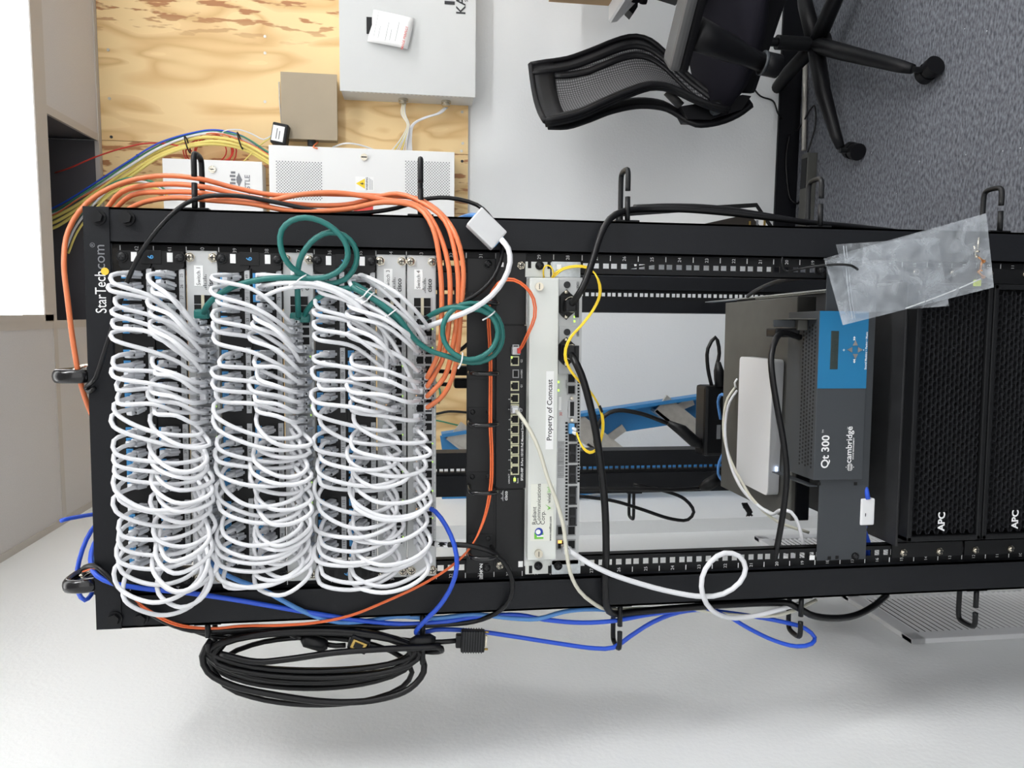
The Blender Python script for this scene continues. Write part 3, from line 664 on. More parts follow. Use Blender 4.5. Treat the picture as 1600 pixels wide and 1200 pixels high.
def switch48(u, n, label):
    z0 = (u - 1) * U; zt = u * U; y = -.006
    t = thing('network_switch', (0, 0, z0), label, 'network switch')
    MB().box(-.217, .217, .0, .36, z0 + .001, zt - .001, M_SILV).obj('chassis', t)
    mb = MB().box(-.2425, .2435, y, -.0022, z0 + .0008, zt - .0008, M_SILV, .0028)
    mb.box(-.195, .155, y - .0006, y + .001, zt - .0125, zt - .0118, M_SILV2).box(-.195, .155, y - .0006, y + .001, z0 + .0055, z0 + .0048, M_SILV2)
    for k in range(24): mb.text(str(2 * k + 1), SX[23 - k], y - .0004, zt - .0095, .0034, M_GREYINK).text(str(2 * k + 2), SX[23 - k], y - .0004, z0 + .0028, .0034, M_GREYINK)
    fp = mb.obj('faceplate', t)
    for s in (-1, 1):
        for zz in (z0 + .0065, zt - .0065): screw(MB(), s * .2326 + (.001 if s > 0 else 0), zz, y).obj('screw', t)
    if n:
        MB().box(.193, .2225, y - .0006, y, zt - .024, zt - .0115, M_LABEL, .0004).text('Switch %d' % n, .2075, y - .0009, zt - .0178, .0078, M_INK).obj('name_label', fp)
    else:
        MB().box(.193, .2225, y - .0006, y, zt - .024, zt - .0115, M_LABEL, .0004).text('Switch 2', .2075, y - .0009, zt - .0178, .0078, M_INK).obj('name_label', fp)
    mb = MB(); cisco(mb, .199, y - .0004, z0 + .0148, .0098, M_INK); mb.obj('logo', fp)
    mb = MB().box(.153, .1815, y - .001, y, zt - .036, zt - .0105, M_STRIP)
    for i in range(2):
        for j in range(2): mb.box(.1542 + i * .0136, .1668 + i * .0136, y - .0014, y - .0008, zt - .0355 + j * .0145, zt - .0355 + .0100 + j * .0145, M_DARK)
    mb.box(.1545, .1805, y - .0035, y - .001, zt - .0255, zt - .0212, mat('cage_pale', (196, 190, 166), .4, metal=.3)).obj('sfp_cage', t)
    for r, dz in enumerate(SROW):
        for k in range(24):
            L = Vector((SX[k], y, zt - dz))
            if _port[0] is None: _port[0] = eth_port(*L).obj('ethernet_port', t, loc=L)
            else: share(_port[0], 'ethernet_port', t, L)
    mb = MB(); rr = random.Random(u)
    for k in range(24):
        if rr.random() < .42: mb.box(SX[k] + .0040, SX[k] + .0058, y - .002, y - .001, zt - SROW[0] + .0050, zt - SROW[0] + .0064, M_LEDA)
        if rr.random() < .3: mb.box(SX[k] + .0040, SX[k] + .0058, y - .002, y - .001, zt - SROW[1] - .0064, zt - SROW[1] - .0050, M_LEDG)
    mb.obj('port_leds', t)
    return t
switch48(40, 1, 'silver 48-port switch labelled Switch 1, beside the leftmost patch panel')
switch48(37, 0, 'silver 48-port switch under the green cable loop, second from the rack top')
switch48(34, 3, 'silver 48-port switch labelled Switch 3')
switch48(33, 4, 'silver 48-port switch labelled Switch 4, orange cables plugged in')

# ------------------------------------------------------------------ white patch cables
PL = MB(); PL.box(-.0056, .0056, -.014, .002, -.0055, .0055, M_PLUG, .0012).box(-.0045, .0045, -.024, -.013, -.0040, .0055, M_PLUG, .002)
PL.box(-.0022, .0022, -.020, .0, -.0100, -.0055, M_PLUG, .001).box(-.0016, .0016, -.0205, -.0195, -.0092, -.0066, M_INK)
_pl = [None]
def plug(parent, P, rot=(0, 0, 0)):
    if _pl[0] is None:
        WLOC['_'] = Vector((0, 0, 0)); me_o = PL.obj('plug_shape', loc=(0, 0, 0)); _pl[0] = me_o.data; bpy.data.objects.remove(me_o)
    o = bpy.data.objects.new('plug', _pl[0]); o.parent = parent; o.location = Vector(P) - WLOC[parent.name]; o.rotation_euler = rot; COL.objects.link(o); WLOC[o.name] = Vector(P)
    return o
def patch(A, B, mids, label, group, r=.0031, mt=None, ra=(0, 0, 0), rb=(0, 0, 0), plugs=True, mtn='patch_cable'):
    a1 = A + Vector((0, -.020, .002)); b1 = B + Vector((0, -.020, .002))
    pts = [a1, A + Vector((0, -.030, .007))] + mids + [B + Vector((0, -.032, .005)), b1]
    o = MB().tube(spline(pts, .007), r, mt or M_WCAB, 8).obj(mtn, loc=a1, label=label, cat='patch cable', group=group)
    if plugs: plug(o, A, ra); plug(o, B, rb)
    return o
PN = ['leftmost', 'middle', 'rightmost']; CN = ['left', 'right']
def block(utop, pi, rows_to, skip=()):
    zt = utop * U
    for k in range(24):
        for r in range(2):
            if (r, k) in skip: continue
            A = Vector((JX[k], -.006, zt - PROW[r][0]))
            tgt = rows_to(r, k)
            if tgt is None: continue
            su, srow, sk = tgt
            B = Vector((SX[sk], -.008, su * U - SROW[srow])); f = k / 23.0
            rg = random.Random(pi * 100 + r * 50 + k); j = lambda a: rg.uniform(-a, a)
            bul = .004 + .039 * min(1, max(0, f - .18) / .55) + j(.008)           # loops hang outward to the lower side
            if k >= 21: bul += (.016 if pi == 0 else .004) + j(.007)
            out = -.050 - .012 * r + j(.012)
            up = .014 + j(.006) + (.004 if r == 0 else 0)
            xm = A.x * .5 + B.x * .5
            m1 = A + Vector((-.003 - bul * .14, -.043 + j(.005), up)); m1b = A + Vector((-.010 - bul * .42 + j(.002), -.052 + j(.005), up * .80))
            if bul < .02:
                m2 = Vector((A.x * .62 + B.x * .38 - bul * .6 + j(.004), out - .006, A.z * .60 + B.z * .40)); m3 = Vector((A.x * .25 + B.x * .75 - bul * .4, out, A.z * .22 + B.z * .78))
                mids = [m1, m1b, m2, m3]
            else:
                m2 = Vector((xm - bul * 1.05, out - .010, A.z * .66 + B.z * .34 + j(.006))); m3 = Vector((xm * .4 + B.x * .6 - bul * .98, out - .008, A.z * .16 + B.z * .84 + j(.004)))
                m4 = B + Vector((-bul * .58, out + .004, -.011 - j(.004)))
                mids = [m1, m1b, m2, m3, m4]
            kk = ORD[k] if k < 24 else ''
            lab = 'white patch cable, %s from the top in the %s column of the %s patch panel' % (kk, CN[r], PN[pi])
            if len(lab.split()) > 16: lab = lab.replace('in the', 'in')
            tilt = (-.42 + j(.12), 0, j(.22) - .12 * f)
            patch(A, B, mids, lab, 'white patch cables of the %s patch panel' % PN[pi], ra=tilt, rb=(-.25, 0, j(.2)))
block(42, 0, lambda r, k: (40, r, max(0, min(23, k if r else max(1, k)))) if not (r == 1 and k == 0) else (40, 0, 0))
block(39, 1, lambda r, k: (37, r, k) if not (r == 1 and k < 3) else None)
def t3(r, k):
    if r == 0: return (34, 0, k)
    if k < 2: return (33, 1 if k == 0 else 0, k + 2)
    return (33, 0, k) if k % 5 != 4 else (34, 1, k)
block(36, 2, t3)
# the three that run from the middle panel across to the rightmost switches
for k, (a, b, mids) in enumerate((
    (JX[0], (34, 0, 4), [(413, 430, -.05), (440, 432, -.055), (500, 442, -.06), (560, 470, -.06), (600, 500, -.05)]),
    (JX[1], (34, 0, 6), [(413, 446, -.05), (450, 442, -.06), (500, 446, -.065), (550, 470, -.065), (600, 520, -.05)]),
    (JX[2], (33, 0, 7), [(413, 463, -.05), (440, 452, -.06), (490, 448, -.06), (540, 465, -.065), (610, 530, -.055)]))):
    A = Vector((a, -.006, 39 * U - PROW[1][0])); B = Vector((SX[b[2]], -.008, b[0] * U - SROW[b[1]]))
    patch(A, B, px(mids), 'long white patch cable from the %s right-column port of the middle panel' % ORD[k], 'long white patch cables across the panels', ra=(-.4, 0, 0))

# ------------------------------------------------------------------ cable-management panel with D-rings (rack unit 31)
def pb(mb, a, b, y0, y1, mt, bv=0.0):       # photo rectangle a..b at front depth y0 -> box back to y1
    cx, cy = (a[0] + b[0]) / 2, (a[1] + b[1]) / 2
    z0, z1 = W(b[0], cy, y0).z, W(a[0], cy, y0).z; x1, x0 = W(cx, a[1], y0).x, W(cx, b[1], y0).x
    return mb.box(x0, x1, y0, y1, z0, z1, mt, bv)
def ptext(mb, s, p, y, size, mt, **k):
    P = W(p[0], p[1], y); return mb.text(s, P.x, P.y, P.z, size, mt, **k)
z0, zt = 30 * U, 31 * U
t = thing('cable_ring_panel', (0, 0, z0), 'black horizontal panel with D-shaped cable rings between Switch 4 and small switch', 'cable management panel')
MB().box(-.2413, .2413, -.005, 0, z0 + .001, zt - .001, M_PANEL, .001).obj('plate', t)
mb = MB(); mb.text('SIEMON', -.2385, -.0056, z0 + .020, .0072, M_WHITE, bold=.03)
mb.obj('lettering', t)
for s in (-1, 1):
    screw(MB(), s * .2326, z0 + .012, -.005, M_BLK, .0062).obj('screw', t)
for cy in (474, 582, 660, 763, 862):
    x = W(752, cy, -.03).x; mb = MB().box(x - .012, x + .020, -.0065, -.005, z0 + .003, zt - .003, M_BLK, .001)
    for zz in (z0 + .010, zt - .010): mb.dome((x + .013, -.0065, zz), (0, -1, 0), .004, .0015, M_BLK, 12, 3)
    q = [(x, -.006, zt - .005), (x, -.052, zt - .004), (x, -.060, zt - .008), (x, -.064, zt - .016), (x, -.064, z0 + .014), (x, -.060, z0 + .006), (x, -.052, z0 + .002), (x, -.006, z0 + .005)]
    mb.tube(spline(q, .006), .0033, M_BLKG, 8).obj('d_ring', t)
# ------------------------------------------------------------------ small black switch with blank side plates (unit 30)
z0, zt = 29 * U, 30 * U
t = thing('small_switch', (0, 0, z0), 'black eight-port switch with white print, orange fibre plugged in', 'network switch')
mb = pb(MB(), (775, 509), (822, 763), -.008, .25, M_PANEL, .0008); mb.obj('chassis', t)
MB().box(-.24, .24, -.0028, -.0015, z0, zt + .003, M_PANEL).obj('back_plate', t)
pb(MB(), (775, 384), (822, 507), -.005, -.003, M_PANEL, .0005).obj('side_plate', t)
pb(MB(), (775, 765), (822, 893), -.005, -.003, M_PANEL, .0005).obj('side_plate', t)
mb = MB()
mb = MB(); screw(mb, *(lambda P: (P.x, P.z))(W(814, 415, -.005)), -.005, M_CHRM, .0052).obj('screw', t)
mb = MB(); screw(mb, *(lambda P: (P.x, P.z))(W(781, 883, -.005)), -.005, M_CHRM, .0052).obj('screw', t)
mb = pb(pb(MB(), (779, 410), (787, 417), -.0054, -.005, M_LABEL), (810, 877), (817, 886), -.0054, -.005, M_LABEL); mb.obj('slots', t)
for k, cy in enumerate((564, 603, 622.5, 639, 655, 671, 687, 703, 719, 734.5)):
    mb = pb(MB(), (798, cy - 7.5), (811, cy + 7.5), -.0092, -.008, mat('port_pale', (206, 204, 170), .45)); pb(mb, (800.5, cy - 5.5), (809.5, cy + 5.5), -.0096, -.009, M_DARK)
    pb(mb, (798.5, cy - 3), (801, cy + 3), -.0096, -.009, M_DARK)
    if k in (0,): pb(mb, (798.6, cy - 7), (801, cy - 4.2), -.0099, -.0092, M_LEDG)
    mb.obj('ethernet_port', t)
for cy in (545, 584):
    mb = pb(MB(), (801, cy - 6.5), (811, cy + 6.5), -.0094, -.008, M_STRIP if cy == 545 else M_SILV2); pb(mb, (802.5, cy - 5), (809.5, cy + 5), -.0098, -.009, M_DARK); mb.obj('sfp_slot', t)
mb = MB()
ptext(mb, 'SF302-08P  8-Port 10/100 PoE Managed Switch', (816, 705), -.0084, .0048, M_WHITE, bold=.02)
for i in range(8): ptext(mb, str(i + 1), (796, 734.5 - i * 15.8 + (0)), -.0084, .004, M_WHITE)
ptext(mb, 'LINK/ACT', (795.5, 748), -.0084, .0035, M_WHITE); ptext(mb, 'G1', (815, 603), -.0084, .004, M_WHITE); ptext(mb, 'G2', (815, 564), -.0084, .004, M_WHITE); ptext(mb, 'miniGBIC', (815, 584), -.0084, .0035, M_WHITE)
P = W(787, 775 - 0, -.0084); P = W(786, 757 + 17 - 0, -.0084)
ptext(mb, 'System', (804, 749), -.0084, .0035, M_WHITE); ptext(mb, 'Reset', (809, 751), -.0084, .0035, M_WHITE)
mb.obj('lettering', t)
mb = MB(); P = W(787, 775, -.0054); cisco(mb, P.x + .001, -.0086, P.z, .0072, M_WHITE); 
mb.obj('logo', t); 
pb(MB(), (802.5, 749 - 2), (806, 752), -.0092, -.008, M_LEDG).obj('system_led', t)

# ------------------------------------------------------------------ carrier device: white cover plate and lower face with two power inlets (units 29-28)
t = thing('carrier_device', (0, 0, 27 * U), 'pale grey carrier transport unit labelled Property of Comcast', 'network device')
mb = pb(MB(), (821, 433), (907, 883), -.006, .30, M_SILV, .0006); mb.obj('chassis', t)
mb = pb(MB(), (826, 434), (871, 875), -.030, -.006, M_COVER, .0015); cp = mb.obj('cover_plate', t)
for s, (a0, a1) in ((1, (409, 433)), (-1, (875, 897))):
    pb(MB(), (821, a0), (860, a1), -.0075, -.0035, M_COVER, .0006).obj('cover_ear', t)
    pb(MB(), (862, a0), (907, a1), -.0060, -.0030, M_ZINC, .0004).obj('mounting_ear', t)
for (a, b) in ((842, 448), (841, 864)):
    P = W(a, b, -.03); MB().cyl(P, (0, -1, 0), .0062, .006, M_CHRM, 20).box(P.x - .004, P.x + .004, P.y - .0066, P.y - .0058, P.z - .0005, P.z + .0005, M_INK).obj('thumb_screw', cp)
for (a, b) in ((827.5, 413), (859 - 1, 414), (829, 890), (859, 890)): pb(MB(), (a - 2.6, b - 6), (a + 2.6, b + 6), -.0079, -.0074, M_DARK).obj('slot', t)
for (a, b) in ((843, 415), (841, 884), (872, 884)):
    P = W(a, b, -.008); screw(MB(), P.x, P.z, -.0078, M_BLK, .0058).obj('screw', t)
pb(MB(), (870, 413), (877, 421), -.0066, -.006, M_LABEL).obj('slot', t)
mb = pb(MB(), (853, 580), (865, 702), -.0306, -.030, M_LABEL); ptext(mb, 'Property of Comcast', (859, 641), -.0308, .0108, M_INK, bold=.012); mb.obj('property_label', cp)
mb = pb(MB(), (829, 756), (865, 845), -.0305, -.030, mat('sticker_pale', (224, 226, 216), .4))
for i, s_ in enumerate(('Radiant', 'Communications', 'Corp.')): ptext(mb, s_, (835 + i * 6.6, 820), -.0308, .0092, M_INK, align='LEFT')
P = W(842, 833, -.0308); g_ = mat('logo_green', (110, 190, 60), .5); b_ = mat('logo_blue', (30, 60, 160), .5)
mb.box(P.x - .009, P.x + .001, -.0309, -.0306, P.z - .007, P.z + .007, g_).box(P.x - .0060, P.x - .0030, -.0311, -.0308, P.z - .007, P.z + .003, M_LABEL).cyl((P.x + .002, -.0306, P.z), (0, -1, 0), .0062, .0006, b_, 20).cyl((P.x + .002, -.0312, P.z + .0012), (0, -1, 0), .0038, .0003, M_LABEL, 16)
ptext(mb, 'vivid', (858, 786), -.0308, .0082, M_INK, align='LEFT'); ptext(mb, 'link', (858, 770), -.0308, .0082, g_, align='LEFT')
P = W(857, 793, -.0308); mb.prism([(P.x - .004, -.0310, P.z + .002), (P.x - .001, -.0310, P.z - .004), (P.x + .005, -.0310, P.z + .005), (P.x - .0005, -.0310, P.z - .0005)], (0, .0003, 0), g_)
ptext(mb, 'www.rexfiber.com', (860, 826), -.0308, .0050, M_INK, bold=.015)
mb.obj('company_sticker', cp)
def inlet(cy, label):
    mb = pb(MB(), (873, cy - 38), (906, cy + 36), -.0085, -.006, M_SILV, .0005)
    P = W(886, cy - 29, -.0085); mb.cyl(P, (0, -1, 0), .0052, .0015, M_INK, 20)
    pb(mb, (901, cy - 34), (905, cy - 22), -.0090, -.0084, M_SILV2)
    ptext(mb, 'DC', (903, cy - 28), -.0092, .005, M_INK)
    t0 = mb.obj('power_supply', t)
    A = W(885, cy + 2, -.009); w_, h_ = .023, .0125
    pts = [(A.x - w_, A.z), (A.x - w_ * .75, A.z - h_ * .45), (A.x - w_ * .5, A.z - h_), (A.x + w_ * .5, A.z - h_), (A.x + w_ * .75, A.z - h_ * .45), (A.x + w_, A.z), (A.x + w_ * .8, A.z + h_ * .5), (A.x + w_ * .5, A.z + h_), (A.x - w_ * .5, A.z + h_), (A.x - w_ * .8, A.z + h_ * .5)]
    mb = MB().prism([(a, -.0115, b) for a, b in pts], (0, .004, 0), M_BLK)
    for s in (-1, 1): mb.dome((A.x + s * w_ * .8, -.0115, A.z + .001), (0, -1, 0), .0035, .002, M_CHRM, 12, 3)
    mb.box(A.x - .0125, A.x + .0125, -.0165, -.0115, A.z - .0085, A.z + .0105, M_BLK, .001)
    mb.obj('power_inlet', t0)
    mb = MB(); B = A + Vector((0, -.02, 0)); yb = -.018
    q = [(B.x + .011, yb, B.z - .011), (B.x + .011, yb, B.z - .004), (B.x + .006, yb - .004, B.z + .004), (B.x - .006, yb - .004, B.z + .004), (B.x - .011, yb, B.z - .004), (B.x - .011, yb, B.z - .011)]
    mb.tube(spline(q, .004), .0011, M_CHRM, 6).obj('wire_clip', t0)
    pb(MB(), (899, cy - 8), (905, cy + 22), -.0120, -.0085, M_BLK, .0008).obj('pull_handle', t0)
    return A
A1 = inlet(474, ''); A2 = inlet(548, '')
mb = pb(pb(MB(), (896.5, 493.5), (899, 496.5), -.0092, -.008, M_LEDG), (896.5, 500.5), (899, 503.5), -.0092, -.008, M_LEDG); mb.obj('status_leds', t)
mb = pb(pb(MB(), (871.5, 595.5), (874, 598.5), -.0092, -.006, M_LEDG), (871.5, 608.5), (874, 611.5), -.0092, -.006, M_LEDG); mb.obj('status_leds', t)
for (a, b) in ((893, 591), (893, 609), (877, 829), (893, 829), (877, 851), (893, 851)):
    mb = pb(MB(), (a - 7, b - 8), (a + 6.5, b + 8), -.0075, -.006, M_SILV2); pb(mb, (a - 5, b - 6), (a + 5, b + 6), -.0080, -.0072, M_DARK)
    if (a, b) == (877, 851): pb(mb, (a - 5, b - 6.5), (a + 1, b - 2), -.0086, -.0078, M_LEDA)
    mb.obj('ethernet_port', t)
mb = pb(MB(), (888, 625), (898, 653), -.0085, -.006, M_STRIP, .002); pb(mb, (891, 628), (897, 650), -.0095, -.0080, M_BLK)
for b in (622, 656): mb.cyl(W(893, b, -.0075), (0, -1, 0), .0026, .004, M_CHRM, 6)
mb.obj('serial_port', t)
for i in range(5):
    cy = 675 + i * 33 - (0 if i else 0)
    mb = pb(MB(), (889, cy - 14), (902, cy + 15), -.0085, -.006, M_INK, .0005)
    for d in (-7, 8): pb(mb, (891, cy + d - 5), (899, cy + d + 5), -.0105, -.0083, M_BLK, .0006)
    pb(mb, (900, cy - 12), (902, cy + 13), -.0088, -.0082, M_GREYINK)
    mb.obj('sfp_cage', t)
mb = MB()
for i in range(33):
    y_ = 592 + i * 5
    if not 622 < y_ < 626: pb(mb, (902.5, y_ - 1.5), (905.5, y_ + 1.5), -.0068, -.006, M_DARK)
for i in range(30):
    y_ = 661 + i * 5.2; pb(mb, (883.5, y_ - 1.5), (887, y_ + 1.5), -.0068, -.006, M_DARK)
mb.obj('vent_holes', t)
mb = pb(MB(), (873, 620), (877, 641), -.0066, -.006, M_LABEL); ptext(mb, '30', (876.5, 647), -.0068, .006, M_RED)
for i in range(6): ptext(mb, 'Property of Comcast. All Rights Reserved. Property of Comcast', (872.2 + i * 1.7, 718), -.0066, .0022, M_INK)
ptext(mb, 'SERIAL', (888, 600 + 39), -.0066, .0028, M_INK); ptext(mb, 'CONSOLE', (885, 600), -.0066, .0028, M_INK)
mb.obj('lettering', t)

# ------------------------------------------------------------------ dusty dark case on the shelf behind, white router on top of it
yf_, yb_ = .10, .40
zt_ = W(1240, 650, yf_).z; xr_ = WZ(1200, 467, zt_).x; xl_ = -.202
t = thing('rack_appliance', (0, .2, 17.9 * U), 'dusty dark grey case set back in the rack under the white router', 'equipment case')
MB().box(xl_, xr_, yf_, yb_, 17.0 * U, zt_, M_OLIVE, .002).obj('body', t)
pb(MB(), (1246, 620), (1266, 812), yf_ - .004, yf_, M_BLK).obj('front_panel', t)
TZ = zt_ + .0005
c = [WZ(1157, 557, TZ + .022), WZ(1209, 562, TZ + .022), WZ(1200, 775, TZ + .022), WZ(1151, 750, TZ + .022)]
t = thing('wireless_router', (0, .25, TZ), 'flat white rounded router lying on the dusty case', 'router')
def rounded(q, r, n=5):
    out = []
    for i in range(4):
        P, A, B = q[i], q[i - 1], q[(i + 1) % 4]; a = P + (A - P).normalized() * r; b = P + (B - P).normalized() * r
        for k in range(n + 1):
            s_ = k / n; out.append(a * (1 - s_) ** 2 + P * 2 * s_ * (1 - s_) + b * s_ ** 2)
    return out
top = rounded(c, .010); MB().prism(top[::-1], (0, 0, -.020), M_DEVS).obj('body', t)
MB().prism([p + Vector((0, 0, .0015)) for p in top][::-1], (0, 0, -.003), M_DEV).obj('top_cover', t)
P = (c[1].lerp(c[2], .80)) + Vector((0, -.002, -.013)); MB().box(P.x - .0045, P.x + .0045, P.y - .0015, P.y + .001, P.z - .0018, P.z + .0018, M_LEDB).obj('status_led', t)
# black wall-wart brick hanging at the rear
t = thing('power_brick', (0, .5, .8), 'black power brick behind the white router', 'power adapter')
mb = pb(MB(), (1101, 603), (1140, 713), .50, .56, M_BLK, .008); mb.obj('body', t)
pb(MB(), (1120, 664), (1126, 686), .499, .500, M_GREYINK).obj('label_sticker', t)
cable('power_lead', px([(1120, 603), (1118, 580), (1124, 552), (1118, 527), (1106, 545), (1106, 575), (1112, 603)], .52), .0045, M_RUB, 'black lead looping above the glossy power brick', 'power lead')
mb = MB().tube(px([(1125, 604), (1124, 580), (1122, 566)], .50), [.011, .0105, .006], M_BLK, 12); mb.obj('plug_connector', label='black moulded plug entering the glossy power brick', cat='plug')
t = cable('power_lead', px([(1045, 662), (1000, 646), (960, 642), (940, 655), (930, 690), (940, 715)], .55), .005, M_RUB, 'black lead curving in front of the blue ladder', 'power lead')
MB().tube(px([(1045, 661), (1065, 672), (1085, 690), (1104, 699)], .52), [.007, .014, .014, .008], M_BLK, 10).obj('plug_connector', label='chunky black plug lying across the blue ladder', cat='plug')
cable('power_lead', px([(905, 764), (980, 764), (1060, 765), (1095, 762)], .62), .005, M_RUB, 'straight black lead behind the left rear rack post', 'power lead')
MB().tube(px([(1094, 763), (1105, 758), (1128, 744)], .60), [.006, .016, .016], M_BLK, 8).obj('plug_connector', label='black plug beside the left rear rack post', cat='plug')
cable('power_lead', px([(905, 775), (960, 783), (1000, 795), (1050, 811), (1075, 812), (1084, 800), (1070, 780), (1030, 765), (990, 757)], .70), .0045, M_RUB, 'black lead making a long loop behind the left rear post', 'power lead')
mb = MB(); rs = random.Random(5)
for k in range(9):
    mb.tube(spline(px([(1160 + k, 786 + (k % 3) * 3), (1168 + k * .8, 800), (1175 - k, 806 - k % 4), (1165 + k, 795)], .62), .01), .003, M_RUB, 6)
mb.obj('cable_bundle', label='small tangle of black cable behind the case, left side', cat='cable bundle')
cable('network_cable', px([(1139, 622, .40), (1128, 616, .42), (1122, 628, .45), (1126, 655, .46)]), .0034, M_LBCAB, 'short light blue cable looping out of the white router', 'cable')
cable('network_cable', px([(1132, 705, .44), (1124, 722, .44), (1122, 740, .44), (1128, 750, .45)]), .0032, M_LBCAB, 'light blue cable end below the power brick', 'cable')
cable('network_cable', px([(1152, 610, .33), (1140, 628, .33), (1134, 655, .33), (1134, 690, .3), (1143, 730, .26), (1160, 765, .2), (1185, 790, .14), (1205, 803, .1), (1222, 797, .04), (1236, 800, .03), (1248, 820, .03), (1255, 850, .03), (1266, 872, .04)]), .0030, M_WCAB, 'white cable curling from the router down to the Qt 300 plate', 'cable')
cable('network_cable', px([(1150, 604, .34), (1137, 622, .34), (1131, 650, .34), (1131, 680, .32), (1142, 720, .27), (1160, 755, .22), (1180, 785, .15), (1215, 815, .1), (1264, 832, .08)]), .0028, M_BEIGE, 'off-white cable from the router passing behind the black cord', 'cable')
cable('cable_tie', px([(1150, 606, .33), (1148, 598, .33), (1152, 592, .33)]), .0022, M_TIE, 'small white tie at the back corner of the router', 'cable tie')

# ------------------------------------------------------------------ sound-masking unit (Qt 300)
t = thing('sound_masking_unit', (0, 0, 16 * U), 'dark grey Qt 300 rack unit with blue control panel', 'audio unit')
mb = MB().box(-.2415, .2415, -.004, -.0015, 16 * U + .001, 18 * U - .001, M_QT, .0006); mb.obj('faceplate', t)
z1 = W(1278, 550, -.012).z; zb1 = W(1356, 550, -.012).z; xa, xb = W(1300, 750, -.012).x, W(1300, 486, -.012).x
MB().box(xa, xb, -.012, .085, zb1, z1, M_QT, .0015).obj('body', t)
MB().box(W(1300, 607, -.0125).x, xb, -.0126, -.012, zb1 + .001, z1 - .001, M_QTB).obj('blue_panel', t)
bp_ = t.children and [c for c in bpy.data.objects if c.name.startswith('blue_panel')][0]
mb = pb(MB(), (1298, 517), (1310, 577), -.0133, -.0125, M_LCD, .0004); 
ptext(mb, 'Sound Masking', (1302, 547), -.0136, .006, mat('lcd_text', (34, 44, 42), .5)); ptext(mb, 'System Qt 300', (1307, 547), -.0136, .006, mat('lcd_text', (34, 44, 42), .5)); mb.obj('display', bp_)
for k, (a, b, an) in enumerate(((1336, 537, 0), (1328, 546.5, 1), (1343, 546.5, 3), (1336, 556, 2))):
    P = W(a, b, -.0126); an = {0: 0, 1: PI / 2, 3: -PI / 2, 2: PI}[an]
    MB().prism([(P.x + .0052 * math.cos(an + q_), -.0142, P.z + .0052 * math.sin(an + q_)) for q_ in (0, 2.2, -2.2)][::-1], (0, .0016, 0), mat('button_grey', (128, 124, 122), .5)).obj('arrow_button', bp_)
mb = MB(); ptext(mb, '+', (1319, 547), -.0131, .009, M_WHITE); ptext(mb, '-', (1349, 547), -.0131, .009, M_WHITE)
for b, sg in ((530, 1), (563, -1)):
    P = W(1335, b, -.0131)
    for d in (0, sg * .0032): mb.prism([(P.x + d + sg * .0016, P.y, P.z), (P.x + d - sg * .0016, P.y, P.z + .0022), (P.x + d - sg * .0016, P.y, P.z - .0022)], (0, .0003, 0), M_WHITE)
ptext(mb, 'Sound Masking \u2022 Paging \u2022 Music', (1353.5, 548), -.0131, .0048, M_WHITE, bold=.02)
ptext(mb, 'Qt 300', (1290, 706), -.0131, .0185, M_WHITE, bold=.02); ptext(mb, 'TM', (1286, 674), -.0131, .004, M_WHITE)
ptext(mb, 'cambridge', (1327, 695), -.0131, .0145, M_WHITE, bold=.015); ptext(mb, 'SOUND MANAGEMENT', (1333.5, 701), -.0131, .0034, M_WHITE, bold=.02); ptext(mb, 'TM', (1325, 669), -.0131, .003, M_WHITE)
P = W(1328, 730, -.0131)
for i in range(-2, 3):
    h_ = .0072 - abs(i) * .0022; mb.box(P.x + i * .0026 - .0008, P.x + i * .0026 + .0008, P.y, P.y + .0003, P.z - h_, P.z + h_, M_WHITE); mb.box(P.x - h_, P.x + h_, P.y, P.y + .0003, P.z + i * .0026 - .0008, P.z + i * .0026 + .0008, M_WHITE if i % 2 else M_QT)
mb.obj('lettering', t)
mb = MB(); nx = 36
for i in range(nx):
    for j in range(5):
        x_ = xa + .02 + (xb - xa - .04) * (i + .5 * (j % 2)) / nx; mb.cyl((x_, -.003 + j * .009, z1), (0, 0, 1), .0021, .0003, M_DARK, 7)
mb.obj('top_perforation', t)
mb = MB()
for (a, b) in ((1280, 756), (1337, 756), (1296, 872), (1308, 871)): pb(mb, (a - 2.5, b - 2.5), (a + 2.5, b + 2.5), -.0048, -.0042, M_DARK, .0003)
mb.obj('mounting_holes', t)
pb(MB(), (1265, 868), (1273, 875), -.0048, -.0042, M_LABEL).obj('mounting_slot', t)
for (a, b) in ((1336, 869), (1283, 422)):
    P = W(a, b, -.004); screw(MB(), P.x, P.z, -.004, M_BLK, .0056).obj('screw', t)
t = thing('angle_bracket', tuple(W(1240, 500, .06)), 'small grey metal bracket with moulded cord plug above the Qt 300', 'bracket')
mb = pb(MB(), (1209, 500), (1247, 511), .03, .034, M_QT, .0008); P = W(1247, 499.5, .03); mb.box(P.x - .0, P.x + .0016, -.006, .06, P.z - .032, P.z + .034, M_OLIVE)
pb(mb, (1247, 500), (1262, 516), .02, .03, M_OLIVE, .001); mb.obj('plate', t)
pb(MB(), (1212, 513), (1250, 527), .025, .06, M_BLK, .003).obj('plug', t)
MB().box(xa - .012, xa - .0105, -.004, .12, z1 - .012, z1 + .003, M_QT).obj('side_bracket', label='thin dark side bracket beside the Qt 300 body', cat='bracket')
t = thing('slide_rail', tuple(W(1200, 462, .3)), 'zinc slide rail running back inside the rack, right side', 'slide rail')
zr = W(1112, 462, .76).z
MB().box(.2135, .2165, .02, .78, zr - .010, zr + .010, M_ZINC, .001).obj('rail', t)
MB().box(.2105, .2135, .05, .50, zr - .006, zr + .004, M_ZINC, .001).obj('inner_rail', t)
cable('power_lead', px([(1168, 463, .35), (1185, 452, .25), (1215, 440, .15), (1250, 434, .1), (1280, 433, .05)]), .004, M_RUB, 'black lead arching over the slide rail', 'power lead')
